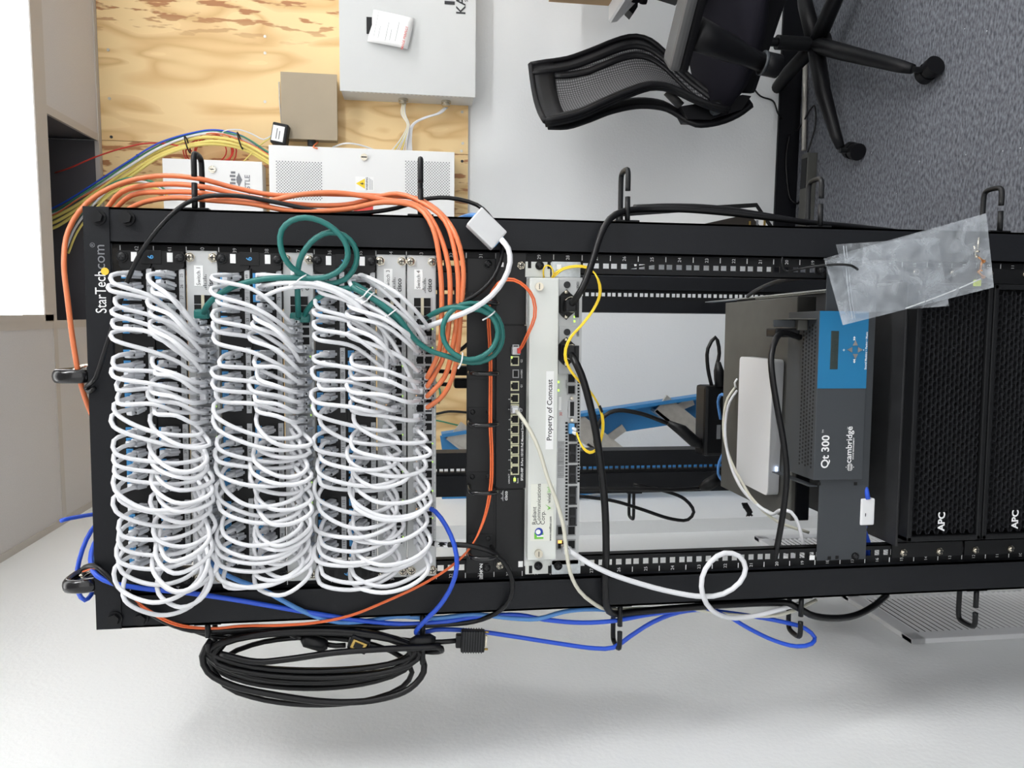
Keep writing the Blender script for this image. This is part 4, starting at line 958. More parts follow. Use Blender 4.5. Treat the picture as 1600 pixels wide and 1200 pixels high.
# blue network cables and white splitter hanging under the Qt plate
cable('network_cable', px([(1345, 745, .02), (1352, 760, .0), (1356, 780, -.005)]), .0042, M_BCAB, 'blue cable entering the small white wall box from the right', 'cable')
t = thing('inline_coupler', tuple(W(1357, 800, 0)), 'small white box between blue cables under the Qt 300 plate', 'coupler')
mb = pb(MB(), (1345, 779), (1367, 821), -.006, .03, M_DEV, .003); mb.obj('body', t); pb(MB(), (1352, 802), (1353, 807), -.0065, -.006, M_INK).obj('mark', t)
for k in range(5):
    cable('network_cable', px([(1352 - k, 822, .0), (1347 + k * 2, 840, .01 + k * .004), (1343 + k * 4.5, 862, .02), (1343 + k * 4.5, 900, .03)]), .0032, M_BCAB, ['leftmost', 'second from left', 'middle', 'second from right', 'rightmost'][k] + ' blue cable under the small white coupler', 'cable')

# ------------------------------------------------------------------ two battery backup units (APC)
def ups(utop, label, vis):
    zt, z0 = utop * U, (utop - 3) * U; yf = -.042
    t = thing('battery_backup', (0, 0, z0), label, 'battery backup')
    MB().box(-.2165, .2165, 0, .62, z0 + .001, zt - .001, M_UPSTOP if vis else M_UPS, .001).obj('chassis', t)
    xa, xb = -.2035, .213
    mb = MB(); fw_ = .0085
    mb.box(xa, xb, yf, 0, zt - fw_, zt, M_UPS, .0018).box(xa, xb, yf, 0, z0 + .0015, z0 + .0015 + fw_, M_UPS, .0018).box(xa, xa + fw_, yf, 0, z0 + .002, zt, M_UPS, .0018).box(xb - fw_, xb, yf, 0, z0 + .002, zt, M_UPS, .0018)
    mb.obj('bezel_frame', t)
    MB().box(xa + .004, xb - .004, -.012, 0, z0 + .004, zt - .004, M_DARK).obj('filter', t)
    mb = MB(); p = .0078; hx = .0132; nzr = int((zt - z0 - 2 * fw_) / p)
    nxr = int((xb - xa - 2 * fw_) / hx); ox = (xb - xa - nxr * hx) / 2; oz = (zt - z0 - nzr * p) / 2
    vs = []; fs = []
    for i in range(nzr):
        for j in range(nxr):
            cx_ = xa + ox + (j + .5 + (.5 if i % 2 else 0)) * hx; cz_ = z0 + oz + (i + .5) * p
            if cx_ > xb - fw_ - .002: continue
            o = len(vs)
            for (sc, yy) in ((1, yf + .006), (.84, yf + .004), (.78, yf + .018)):
                for a, b in ((0, .66), (.5, .34), (.5, -.34), (0, -.66), (-.5, -.34), (-.5, .34)): vs.append((cx_ + a * hx * sc, yy, cz_ + b * p * sc))
            for r in range(2):
                for k in range(6): fs.append((o + r * 6 + k, o + r * 6 + (k + 1) % 6, o + (r + 1) * 6 + (k + 1) % 6, o + (r + 1) * 6 + k))
    mb.add(vs, fs, mat('grille_black', (40, 41, 44), 0.5, spec=0.25)); mb.obj('honeycomb_grille', t)
    for s in (-1, 1):
        MB().box(s * .2165, s * .2415, -.0035, 0, z0 + .002, zt - .002, M_PANEL, .0005).obj('mounting_ear', t)
        for zz in (z0 + .045, zt - .022): screw(MB(), s * .2326, zz, -.0035, M_CHRM, .0056).obj('screw', t)
    MB().text('APC', -.172 , yf + .0035, (z0 + zt) / 2 + .004, .0165, M_WHITE, bold=.03).obj('logo', t)
    return t
ups(15, 'upper black battery backup with honeycomb grille and APC logo, behind the bag', True)
ups(12, 'lower black battery backup with honeycomb grille at the photo edge', False)
t = thing('ups_shelf', (0, .1, 15 * U), 'dusty black top cover plate over the upper battery backup', 'cover plate')
MB().box(-.2165, .2165, -.02, .60, 15 * U, 15 * U + .004, M_UPSTOP, .001).obj('plate', t)

# ------------------------------------------------------------------ clear zip bag of screws tied to the rail
t = thing('plastic_bag', tuple(W(1340, 416, -.05)), 'clear zip bag of screws and nuts tied to the right rail', 'plastic bag')
def sheet(q, y0, wob, n=16):
    A, B, C_, D = [Vector((a, b, 0)) for a, b in q]; rows = []
    for i in range(n + 1):
        r_ = []
        for j in range(n + 1):
            u_, v_ = i / n, j / n; p = A.lerp(B, u_).lerp(D.lerp(C_, u_), v_)
            r_.append(W(p.x, p.y, y0 + wob * (math.sin(u_ * 7 + v_ * 3) * .4 + math.sin(v_ * 9 - u_ * 4) * .35 - math.sin(PI * u_) * math.sin(PI * v_))))
        rows.append(r_)
    return rows
q1 = [(1303, 383), (1541, 332), (1555, 450), (1317, 508)]
MB().grid(sheet([(1287, 404), (1541, 333), (1553, 449), (1317, 508)], -.062, .006), M_BAG).obj('front_film', t)
MB().grid(sheet([(1290, 408), (1541, 333), (1553, 449), (1317, 508)], -.054, -.003), M_BAG).obj('back_film', t)
MB().grid(sheet([(1306, 382), (1465, 371), (1483, 478), (1334, 490)], -.058, .004), M_BAG).obj('inner_bag', t)
for d, rr_ in ((0, .0009), (4, .0007)): MB().tube(spline(px([(1318 + d, 384), (1322 + d, 420), (1326 + d, 460), (1332 + d, 498)], -.066), .01), rr_, M_BAG, 5).obj('zip_strip', t)
MB().tube(spline(px([(1415, 482), (1460, 466), (1500, 450), (1532, 436)], -.060), .01), .0011, M_DEV, 5).obj('white_stick', t)
COP = mat('brass_screw', (190, 140, 96), .35, metal=.7)
for k, (a, b, c_, d_) in enumerate(((1522, 384, 1525, 400), (1530, 371, 1527, 392), (1526, 400, 1536, 408), (1534, 408, 1532, 422), (1528, 424, 1536, 432))):
    A = W(a, b, -.058); B = W(c_, d_, -.058); MB().tube([A, B], .0018, COP if k > 1 else M_CHRM, 8).cyl(B, (B - A), .0034, .0022, COP if k > 1 else M_CHRM, 12).obj('screw', t)
MB().box(*(lambda P: (P.x - .005, P.x + .005, P.y, P.y + .006, P.z - .005, P.z + .005))(W(1529, 442, -.058)), M_LEDG if False else mat('label_yellow', (214, 230, 110), .5), .001).obj('nut', t, label='yellow tagged nut')
cable('cable_tie', px([(1222, 402, -.012), (1222, 415, -.014), (1229, 424, -.012), (1245, 421, -.03), (1275, 416, -.05), (1310, 413, -.066), (1330, 415, -.072), (1340, 421, -.066)]), .0020, M_BLK, 'long black tie holding the zip bag to the rail', 'cable tie')
# ================================================================== cables routed by hand
OC = [
 ('orange cable sweeping furthest left, round the front of the rack top', [(170, 690, .03), (150, 662, .02), (128, 606, .0), (115, 540, -.01), (106, 470, -.01), (100, 410, 0), (107, 360, .02), (135, 318, .03), (185, 288, .03), (245, 275, .03), (310, 279, .02), (365, 293, .02), (430, 305, .02), (500, 303, .02), (590, 306, .015), (650, 310, .01), (690, 335, -.02), (714, 372, -.045), (724, 420, -.05), (720, 490, -.05), (712, 570, -.045), (700, 606, -.04), (686, 624, -.03)], (668, 634)),
 ('orange cable leaving the first ring hook second from the rack post', [(164, 330, .06), (190, 300, .05), (250, 288, .03), (318, 292, .012), (380, 306, .01), (450, 318, .01), (540, 320, .01), (620, 303, .01), (662, 318, -.01), (695, 345, -.03), (712, 400, -.045), (716, 470, -.05), (706, 550, -.045), (694, 590, -.035)], (668, 617)),
 ('orange cable with dark marks between the two ring hooks', [(176, 330, .06), (206, 305, .05), (260, 300, .03), (318, 302, .008), (400, 316, 0), (470, 304, .0), (525, 301, .0), (600, 312, 0), (655, 322, -.012), (680, 352, -.03), (700, 410, -.045), (703, 480, -.05), (695, 550, -.04), (685, 575, -.03)], (668, 602)),
 ('orange cable closest to the rack post, straightest of the four', [(190, 332, .05), (225, 316, .04), (270, 309, .02), (330, 313, .0), (390, 318, -.004), (460, 330, -.006), (540, 327, -.006), (600, 316, -.006), (652, 324, -.015), (676, 356, -.035), (688, 420, -.045), (690, 500, -.05), (686, 550, -.04)], (668, 588))]
for lab, pts, e in OC:
    E_ = W(e[0], e[1], -.008); P = px(pts)
    o = MB().tube(spline(P + [E_ + Vector((0, -.026, .001)), E_ + Vector((0, -.014, 0))], .012), .0037, M_OR, 8).obj('fat_orange_cable', loc=P[0], label=lab, cat='cable')
    plug(o, E_, (0, 0, 0))
for k, d in enumerate((0, 3.2)):
    cable('fibre_strand', px([(808 + k, 551 + k, -.012), (814 + d, 541 - 0, -.025), (824 + d, 520, -.045), (834 + d, 495, -.05), (832 + d, 467, -.052), (820 + d * .7, 449 - d * .5, -.055), (803, 439 - d, -.055), (785, 440 - d, -.05), (772 - d * .3, 450, -.04), (766 - d, 470, -.03), (765 - d, 500, -.026), (768 - d, 560, -.028), (768 - d, 660, -.035), (770 - d, 720, -.035), (768 - d, 765, -.035), (756 - d * .6, 815, -.035), (735, 855 + d * .3, -.04), (705, 884 + d * .5, -.035), (660, 912 + d * .6, -.03), (600, 940 + d * .6, -.025), (550, 960 + d * .6, -.022), (500, 971 + d * .6, -.02), (440, 976 + d * .6, -.01), (380, 977 + d * .6, 0), (330, 981 + d * .5, .0), (275, 974 + d, -.02), (225, 948 + d, -.03), (185, 915 + d * 1.2, -.03), (150, 885 + d, -.02), (133, 889 + d, -.01), (127, 893, .02)]), .00135, M_OR2, ('inner' if k == 0 else 'outer') + ' orange fibre strand running from the small switch to the rack corner', 'fibre cable', step=.01, n=6)
P = W(806, 548, -.014); MB().box(P.x - .006, P.x + .006, -.020, -.008, P.z - .006, P.z + .006, M_STRIP, .001).box(P.x - .004, P.x + .004, -.026, -.019, P.z - .006, P.z - .001, M_RED, .001).obj('fibre_plug', label='grey and red fibre plug in the small black switch', cat='fibre plug')
# black cables
cable('black_cable', px([(148, 606, -.025), (140, 612, -.02), (134, 606, -.015), (143, 598, -.03), (150, 590, -.035), (160, 560, -.03), (178, 505, -.03), (195, 450, -.032), (220, 395, -.032), (255, 348, -.03), (290, 318, -.02), (320, 307, -.010), (370, 306, -.01), (430, 316, -.01), (500, 330, -.005), (560, 333, .0), (620, 325, .01), (660, 312, .02), (700, 309, .02), (745, 320, .02), (768, 342, .0), (782, 372, -.02), (784, 400, -.035), (770, 435, -.045), (740, 463, -.05), (705, 480, -.05), (675, 492, -.045), (660, 500, -.03), (658, 504, -.012)]), .0032, M_RUB, 'black cable running from the top hook past the logo to Switch 4', 'cable')
cable('black_cable', px([(128, 898, .03), (134, 886, -.01), (148, 884, -.02), (165, 896, -.028), (190, 922, -.03), (220, 948, -.028), (260, 972, -.015), (300, 985, .0), (345, 985, .005), (420, 981, .005), (520, 977, 0), (620, 979, 0), (690, 976, 0), (740, 971, 0), (775, 958, -.01), (797, 935, -.03), (800, 905, -.04), (785, 875, -.05), (762, 860, -.055), (730, 852, -.05), (700, 851, -.045), (683, 850, -.035), (672, 848, -.015)]), .0040, M_RUB, 'thick black cable from Switch 4 down round the left post', 'cable')
P0, P1 = W(681, 850, -.034), W(701, 851.5, -.045); MB().tube([P0, P1], .0047, M_LABEL, 10).obj('wrap_label', label='white wrap label on the black cable at Switch 4', cat='cable label')
cable('black_cable', px([(728, 480, .05), (742, 500, .04), (740, 525, .04), (722, 545, .05), (700, 556, .06)]), .003, M_RUB, 'black cable curving inside the rack behind the green coil', 'cable')
for a in (580, 600):
    o = cable('black_cable', px([(686, a, .3), (705, a + 1, .3)]), .004, M_RUB, 'short black cord end inside the rack at the %s gap position' % ('upper' if a == 580 else 'lower'), 'cable')
    pb(MB(), (710, a - 8), (735, a + 7), .28, .32, M_BLK, .004).obj('inline_plug', label='black moulded plug, %s of two behind the ring panel' % ('upper' if a == 580 else 'lower'), cat='plug')
cable('black_cable', bw([(660, 650, .03), (685, 646, .03), (700, 643, .03), (735, 645, .03), (760, 648, .01)]), .005, M_RUB, 'black lead crossing the plywood seen below Switch 4', 'cable')
cable('green_wire', bw([(680, 596, .02), (685, 604, .03), (688, 615, .03), (685, 630, .02)]), .004, M_GRN, 'small green wire bend seen beside Switch 4', 'wire')
cable('green_wire', bw([(670, 655, .03), (688, 658, .03), (705, 662, .03), (735, 669, .01)]), .003, M_GRN, 'thin green wire running across the plywood gap', 'wire')
# power cords
B1 = W(890, 478, -.02)
cable('power_cord', [B1] + px([(897, 470, -.045), (910, 450, -.055), (920, 425, -.05), (928, 400, -.04), (938, 368, -.035), (952, 343, -.025), (972, 331, -.005), (1000, 327, .012), (1060, 327, .015), (1130, 332, .015), (1200, 340, .015), (1265, 348, .02), (1330, 354, .03), (1400, 362, .06)]), .0052, M_RUB, 'thick black power cord rising from the upper power inlet', 'power cord')
MB().box(B1.x - .009, B1.x + .009, -.038, -.013, B1.z - .008, B1.z + .009, M_BLK, .003).obj('power_plug', label='black power plug in the upper inlet of the carrier unit', cat='plug')
B2 = W(888, 549, -.02)
cable('power_cord', [B2] + px([(896, 560, -.045), (908, 585, -.055), (920, 625, -.055), (931, 675, -.05), (939, 730, -.045), (945, 790, -.04), (947, 860, -.035), (945, 920, -.03), (948, 948, -.02), (958, 959, -.005), (985, 957, .005), (1050, 951, .01), (1130, 945, .01), (1200, 942, .012), (1236, 944, .01), (1265, 960, -.0), (1300, 966, .01), (1335, 962, .03), (1365, 947, .06), (1385, 930, .1)]), .0058, M_RUB, 'thick black power cord dropping from the lower power inlet', 'power cord')
MB().box(B2.x - .009, B2.x + .009, -.038, -.013, B2.z - .008, B2.z + .009, M_BLK, .003).obj('power_plug', label='black power plug in the lower inlet of the carrier unit', cat='plug')
cable('power_cord', px([(990, 324, .06), (1050, 322, .06), (1120, 325, .06), (1200, 337, .06), (1290, 352, .06), (1390, 360, .08)]), .0045, M_RUB, 'second black cord behind the right post, below the poster edge', 'power cord')
cable('power_cord', px([(1250, 527, .03), (1222, 520, .02), (1212, 530, .01), (1205, 555, .0), (1207, 590, -.01), (1215, 640, -.015), (1224, 690, -.015), (1229, 740, -.01), (1225, 790, -.005), (1217, 840, 0), (1209, 880, .006), (1207, 900, .01)]), .0052, M_RUB, 'black cord crossing in front of the white router', 'power cord')
# beige and white leads to the lower right
E_ = W(803, 639, -.010)
o = MB().tube(spline([E_ + Vector((0, -.016, 0))] + px([(812, 648, -.045), (828, 672, -.055), (843, 705, -.055), (855, 745, -.055), (870, 785, -.055), (880, 820, -.055), (885, 860, -.05), (891, 895, -.045), (905, 923, -.035), (925, 941, -.025), (948, 952, -.005), (1000, 951, .02), (1080, 952, .02), (1150, 961, .015), (1210, 962, .012), (1243, 953, .02), (1275, 938, .05)]), .012), .0030, M_BEIGE, 8).obj('beige_cable', loc=E_, label='beige cable from the small switch across the sticker cover', cat='cable'); plug(o, E_)
E_ = W(881, 857, -.010)
o = MB().tube(spline([W(888, 859, -.02)] + px([(898, 866, -.035), (920, 880, -.045), (955, 897, -.045), (1000, 912, -.045), (1050, 925, -.045), (1098, 932, -.045), (1130, 928, -.045), (1156, 910, -.045), (1165, 888, -.045), (1155, 869, -.045), (1132, 864, -.045), (1110, 878, -.05), (1097, 902, -.052), (1098, 930, -.05), (1112, 953, -.04), (1140, 965, -.02), (1180, 962, -.005), (1215, 953, .0), (1250, 943, .03)]), .012), .0040, M_WCAB, 8).obj('white_cable', loc=E_, label='thick white cable looping once over the left rack post', cat='cable'); plug(o, W(882, 856, -.010))
# blue cables
E_ = W(668, 789, -.008)
o = MB().tube(spline([E_ + Vector((0, -.018, 0))] + px([(680, 799, -.035), (697, 822, -.045), (710, 852, -.055), (714, 885, -.052), (706, 915, -.045), (688, 945, -.035), (664, 970, -.025), (650, 986, -.012), (654, 990, .004), (680, 984, .01), (740, 986, .01), (800, 994, .01), (870, 1005, .008), (930, 1013, .006), (958, 1012, .004), (985, 994, .01), (1020, 972, .015), (1060, 957, .02), (1100, 953, .02), (1135, 962, .015), (1170, 982, .01), (1210, 1001, .005), (1245, 1010, 0), (1268, 1006, .0), (1273, 996, .01), (1258, 982, .012), (1220, 971, .015), (1170, 962, .02), (1120, 955, .025)]), .012), .0036, M_BCAB, 8).obj('blue_cable', loc=E_, label='blue cable from Switch 4 hanging in a loop past the lower hooks', cat='cable'); plug(o, E_)
cable('blue_cable', px([(165, 802, .09), (150, 803, .08), (120, 808, .05), (100, 812, .03), (95, 814, .03)]), .0032, M_BCAB, 'blue cable end sticking out left of the rack top', 'cable')
cable('blue_cable', px([(165, 808, .09), (150, 820, .08), (135, 843, .06), (124, 875, .05), (120, 900, .05), (122, 925, .04), (133, 938, .03), (142, 930, .04), (148, 915, .06)]), .0034, M_BCAB, 'blue cable arching outside the top hook and dipping below it', 'cable')
cable('blue_cable', px([(165, 835, .08), (152, 842, .05), (143, 862, .02), (143, 885, -.01), (152, 900, -.025), (175, 911, -.028), (220, 919, -.026), (290, 926, -.024), (360, 936, -.02), (430, 948, -.02), (500, 960, -.018), (560, 969, -.01), (630, 975, 0), (690, 972, 0), (750, 963, 0), (810, 961, 0), (850, 968, 0), (910, 973, 0), (960, 970, .0), (1010, 961, .01), (1070, 953, .02), (1120, 951, .03)]), .0037, M_BCAB, 'long blue cable crossing the left post below the white loops', 'cable')
for k in range(3): cable('blue_cable', px([(170, 838 + k * 7, .09), (156, 846 + k * 6, .07), (148 + k * 3, 868, .05), (149 + k * 3, 890, .05), (160, 905, .07), (172, 910, .09)]), .0030, (M_LBCAB, M_LBCAB, M_BCAB)[k], ['outermost', 'middle', 'innermost'][k] + ' pale blue cable of the small coil behind the rack top corner', 'cable')
cable('light_blue_cable', px([(322, 872, -.02), (335, 884, -.03), (350, 896, -.03), (375, 908, -.03), (410, 921, -.028), (450, 943, -.025), (490, 962, -.018), (530, 972, -.01), (575, 970, -.004), (620, 963, 0), (680, 966, 0), (740, 960, 0), (800, 966, -.003), (840, 967, -.003), (880, 956, .0), (915, 952, .006), (955, 953, .015)]), .0036, M_LBCAB, 'light blue cable weaving along the left rack post', 'cable')
cable('blue_cable', px([(707, 348, .05), (722, 341, .045), (738, 337, .03), (746, 338, .02)]), .0045, M_LBCAB, 'short blue cable entering the white inline box from behind', 'cable')
# yellow fibre
cable('yellow_fibre', px([(865, 434, -.012), (864, 423, -.02), (860, 416, -.022), (853, 415, -.022), (849, 422, -.018), (850, 434, -.010)]), .0013, M_YEL, 'small yellow fibre loop at the carrier unit ear', 'fibre cable', n=6, step=.005)
for k in range(2):
    d = k * 2.2
    cable('yellow_fibre', px([(862 + d, 434, -.010), (866 + d, 428 + d, -.016), (880, 419 + d, -.022), (900, 415 + d, -.024), (918, 417 + d, -.025), (930, 428, -.03), (938 - d, 445, -.035), (938 - d, 462, -.04), (928 - d, 484, -.045), (910 - d, 508, -.05), (893 - d, 527, -.052), (885 - d, 545, -.052), (885 - d, 562, -.052), (893, 580 + d, -.05), (905, 594 + d, -.048), (921, 610 + d, -.045), (934, 630, -.04), (942 - d, 650, -.04), (943 - d, 672, -.038), (938 - d, 692, -.036), (930, 705 - d, -.036), (921, 708 - d, -.036), (912, 702 - d, -.035), (906, 690, -.03), (901, 676 + d, -.022)]), .0013, M_YEL, ('outer' if k == 0 else 'inner') + ' yellow fibre strand making the large S curve', 'fibre cable', n=6, step=.008)
mb = MB()
for d in (0, 6): mb.tube(px([(893 + d * .1, 668 + d, -.012), (900, 672 + d, -.02)]), .0028, M_WHITE, 8)
pb(mb, (889, 662), (898, 678), -.016, -.0085, mat('lc_blue', (90, 160, 215), .4), .001); mb.obj('fibre_plug', label='blue and white fibre plug in the carrier unit', cat='fibre plug')
MB().tube(px([(937, 634, -.043), (941, 644, -.042)]), .0019, M_BLK, 8).obj('splice_sleeve', label='small black sleeve on the yellow fibre', cat='sleeve')
# green cables
G1 = [(466, 498, -.012), (466, 488, -.032), (465, 460, -.05), (465, 430, -.055), (468, 408, -.06), (478, 388, -.062), (495, 371, -.062), (515, 363, -.062), (538, 368, -.062), (553, 383, -.062), (558, 402, -.062), (552, 422, -.062), (538, 437, -.060), (518, 443, -.058), (495, 440, -.056), (475, 430, -.058), (456, 418, -.066), (444, 402, -.07), (438, 382, -.07), (440, 360, -.07), (455, 345, -.07), (477, 340, -.07), (500, 345, -.07), (522, 358, -.07), (538, 376, -.07), (544, 396, -.07), (538, 414, -.068), (524, 427, -.066), (505, 434, -.064), (480, 435, -.06), (440, 434, -.058), (400, 438, -.055), (365, 448, -.052), (338, 463, -.048), (324, 477, -.04), (319, 486, -.028), (318, 492, -.012)]
o = MB().tube(spline(px(G1), .008), .0040, M_TEAL, 10).obj('green_cable', loc=W(466, 498), label='green cable with a double loop over the right post between switches', cat='cable')
for (a, b) in ((318, 491), (466, 496)):
    P = W(a, b, -.008); MB().box(P.x - .012 if False else P.x - .007, P.x + .007, -.024, -.008, P.z - .010, P.z + .010, M_TEAL, .004).obj('plug_boot', o)
G2 = [(476, 497, -.012), (478, 488, -.030), (488, 474, -.045), (505, 460, -.052), (530, 451, -.056), (555, 452, -.058), (580, 466, -.062), (605, 486, -.066), (628, 506, -.066), (634, 512, -.064), (628, 503, -.058), (606, 480, -.056), (580, 460, -.056), (558, 446, -.056), (551, 443, -.056), (552, 449, -.062), (575, 462, -.070), (600, 478, -.074), (622, 496, -.074), (634, 512, -.072), (650, 532, -.066), (672, 548, -.062), (700, 557, -.062), (725, 565, -.064), (750, 566, -.066), (772, 555, -.066), (784, 535, -.066), (783, 508, -.066), (770, 487, -.066), (748, 475, -.066), (722, 476, -.066), (702, 489, -.066), (692, 510, -.066), (694, 533, -.066), (708, 552, -.072), (732, 562, -.074), (755, 556, -.074), (772, 540, -.074), (778, 518, -.074), (770, 497, -.074), (752, 485, -.074), (728, 482, -.072), (708, 480, -.066), (690, 484, -.056), (675, 491, -.046), (664, 499, -.03), (659, 503, -.012)]
o = MB().tube(spline(px(G2), .008), .0038, M_TEAL, 10).obj('green_cable', loc=W(476, 497), label='green cable coiled and tied in front of the ring panel', cat='cable')
P = W(476, 497, -.008); MB().box(P.x - .007, P.x + .007, -.024, -.008, P.z - .009, P.z + .009, M_TEAL, .004).obj('plug_boot', o)
def tie(a, b, c, d, Y, lab):
    A, B = W(a, b, Y), W(c, d, Y); M_ = (A + B) / 2 + Vector((0, -.008, 0))
    MB().tube(spline([A + Vector((0, .008, 0)), A, M_, B, B + Vector((0, .008, 0))], .004), .0011, M_TIE, 6).tube([A, A + (A - B).normalized() * .006 + Vector((0, -.006, .003))], .0013, M_TIE, 6).obj('cable_tie', label=lab, cat='cable tie')
tie(462, 442, 478, 430, -.062, 'white tie where the double green loops cross Switch 2'); tie(568, 463, 580, 450, -.070, 'white tie at the top of the folded green bundle'); tie(573, 470, 584, 458, -.070, 'second white tie on the folded green bundle, below the top one')
tie(606, 494, 619, 484, -.072, 'white tie at the lower end of the folded green bundle'); tie(762, 496, 773, 487, -.074, 'white tie on the right side of the green coil'); tie(720, 569, 723, 552, -.074, 'white tie at the bottom of the green coil')
# thick white cable up to the inline box
cable('white_cable', px([(655, 511, -.012), (662, 512, -.03), (680, 506, -.05), (710, 495, -.068), (740, 482, -.085), (768, 462, -.085), (788, 436, -.08), (797, 410, -.078), (794, 388, -.075), (783, 374, -.070)]), .0040, M_WCAB, 'thick white cable from Switch 4 up to the white inline box', 'cable')
C0 = W(760, 358, -.045); t = thing('inline_box', C0, 'small white plastic inline box hanging over the right post', 'inline box')
def pdir(a, b): return (W(C0_px[0] + a, C0_px[1] + b, -.045) - C0).normalized()
C0_px = (760, 358); e1 = pdir(30, 27); e2 = pdir(27, -30); e2 = (e2 - e1 * e2.dot(e1)).normalized(); e3 = e1.cross(e2)
if e3.y > 0: e3 = -e3
fr = (C0, (e1 + e3 * -.25).normalized(), e2, e3)
MB().box(-.026, .026, -.0165, .0165, -.014, .012, M_DEV, .0025, fr).obj('body', t); MB().box(-.010, .004, -.006, .006, .0119, .0122, M_DEV, 0, fr).obj('emboss', t)
MB().box(.0255, .0268, -.010, .008, -.010, .008, M_BLUE, 0, fr).box(.0260, .0275, -.006, .004, -.007, .005, M_DARK, 0, fr).obj('jack', t)
# white cables from Switch 3/4 top
for k, (lab, pts) in enumerate((('white cable arching over Switch 3 toward Switch 4', [(561, 431, -.03), (566, 430, -.05), (590, 440, -.062), (625, 462, -.07), (655, 492, -.06), (668, 510, -.04), (669, 515, -.014)]), ('white cable bending down beside the folded green bundle', [(561, 434, -.02), (572, 437, -.04), (600, 456, -.05), (630, 484, -.055), (652, 510, -.05), (662, 522, -.03), (664, 527, -.014)]))):
    cable('white_cable', px(pts), .0031, M_WCAB, lab, 'cable')
# coiled monitor cable on the left side hooks
t = thing('monitor_cable_coil', W(490, 1030, .03), 'large black monitor cable coiled over two left ring hooks', 'coiled cable')
pts = []; NT = 11; ra = random.Random(11)
par = [(ra.uniform(-6, 6), ra.uniform(-.5, .5), ra.uniform(0, 1)) for _ in range(NT + 2)]
for i in range(NT * 14 + 1):
    k = i // 14; f = (i % 14) / 14; a = 2 * PI * i / 14
    l0, l1 = par[k], par[min(k + 1, NT)]
    d1 = l0[0] * (1 - f) + l1[0] * f; d2 = l0[2] * (1 - f) + l1[2] * f; kk = i / (NT * 14)
    hx_ = 166 + d1 - (12 if k % 3 == 0 else 0); hy_ = 28 + 26 * d2 * .9 + (10 if k == NT - 2 else 0)
    cx_, cy_ = 490 + d1 * .5, 1006 + hy_ * .42 + (22 if k == NT - 2 else 0)
    X_ = cx_ - hx_ * math.cos(a) ; Y_ = cy_ - hy_ * math.sin(a)
    pts.append((X_, Y_, .012 + .022 * math.sin(kk * 17) + .006 * math.cos(a)))
MB().tube(spline([W(*p) for p in pts], .02), .0042, M_RUB, 8).obj('coiled_cord', t)
MB().tube(spline(px([(330, 1000, .0), (316, 1025, -.005), (325, 1050, -.008), (360, 1070, -.01), (430, 1086, -.01), (520, 1097, -.01), (590, 1093, -.01), (640, 1076, -.008), (662, 1050, -.004), (660, 1030, .0), (640, 1010, .01)]), .01), .0050, M_RUB, 8).obj('outer_turn', t)
MB().tube(spline(px([(345, 1022, -.01), (400, 1034, -.018), (450, 1030, -.02), (520, 1020, -.022), (600, 1014, -.022), (660, 1012, -.022), (685, 1011, -.020), (690, 1016, -.012), (675, 1018, 0), (640, 1014, .02)]), .01), .0050, M_RUB, 8).obj('front_strand', t)
def vga(ax, ay, bx, by, Y, name, gold_side):
    A, B = W(ax, ay, Y), W(bx, by, Y); d = (B - A).normalized(); n_ = d.cross(Vector((0, 1, 0))).normalized(); f_ = (A, d, n_, Vector((0, 1, 0))); L = (B - A).length
    mb = MB().box(L * .18, L, -.0165, .0165, -.007, .007, M_BLK, .002, f_).box(0, L * .2, -.010, .010, -.006, .006, M_BLK, .002, f_)
    for i in range(8): mb.box(L * .25 + i * L * .09, L * .25 + i * L * .09 + .0012, -.0172, .0172, -.0077, .0077, M_INK, 0, f_)
    mb.obj(name, t)
    mb = MB().box(L, L + .004, -.009, .009, -.004, .004, M_CHRM, .001, f_)
    for s in (-1, 1): mb.tube([A + d * L + n_ * .0135 * s, A + d * (L + .006) + n_ * .0135 * s], .0018, M_GOLD, 8)
    mb.obj('connector_shell', t)
vga(712, 1001, 757, 1001, -.01, 'monitor_plug', 1)
MB().tube(spline(px([(670, 1003, -.01), (690, 1003, -.01), (714, 1001, -.01)]), .01), .0040, M_RUB).obj('plug_lead', t)
MB().tube(px([(640, 1003, -.01), (650, 1003, -.01), (672, 1000, -.01), (680, 1001, -.01)]), [.005, .010, .010, .006], M_BLK, 12).obj('ferrite_bead', t)
A = W(558, 1003, -.008); fr = (A, Vector((.9, 0, -.42)).normalized(), Vector((0, 1, 0)), Vector((.42, 0, .9)).normalized())
MB().box(-.010, .012, -.012, .014, -.018, .012, M_BLK, .003, fr).obj('monitor_plug', t); MB().box(-.006, .008, -.015, -.012, -.014, .008, M_GOLD, .001, fr).box(-.003, .005, -.0165, -.014, -.009, .004, M_DARK, 0, fr).obj('connector_shell', t)
MB().tube(px([(472, 997, 0), (478, 1000, 0), (505, 1008, 0), (512, 1008, 0)]), [.005, .0105, .0105, .006], M_BLK, 12).obj('ferrite_bead', t)
MB().tube(spline(px([(455, 992, .01), (472, 997, 0)]), .01), .0040, M_RUB).tube(spline(px([(511, 1007, 0), (525, 1009, 0), (540, 1008, 0)]), .01), .0040, M_RUB).obj('plug_lead', t)
for (lab, p) in (('black cable lying along the left post behind the orange fibre', [(270, 976, .02), (330, 988, .02), (430, 983, .015), (520, 984, .01), (600, 996, .01), (660, 1003, .01)]), ('black cable tucked above the coil near the rack post', [(300, 984, .03), (340, 996, .03), (400, 992, .03), (470, 987, .02), (560, 984, .02), (640, 976, .02)])):
    cable('black_cable', px(p), .0040, M_RUB, lab, 'cable')

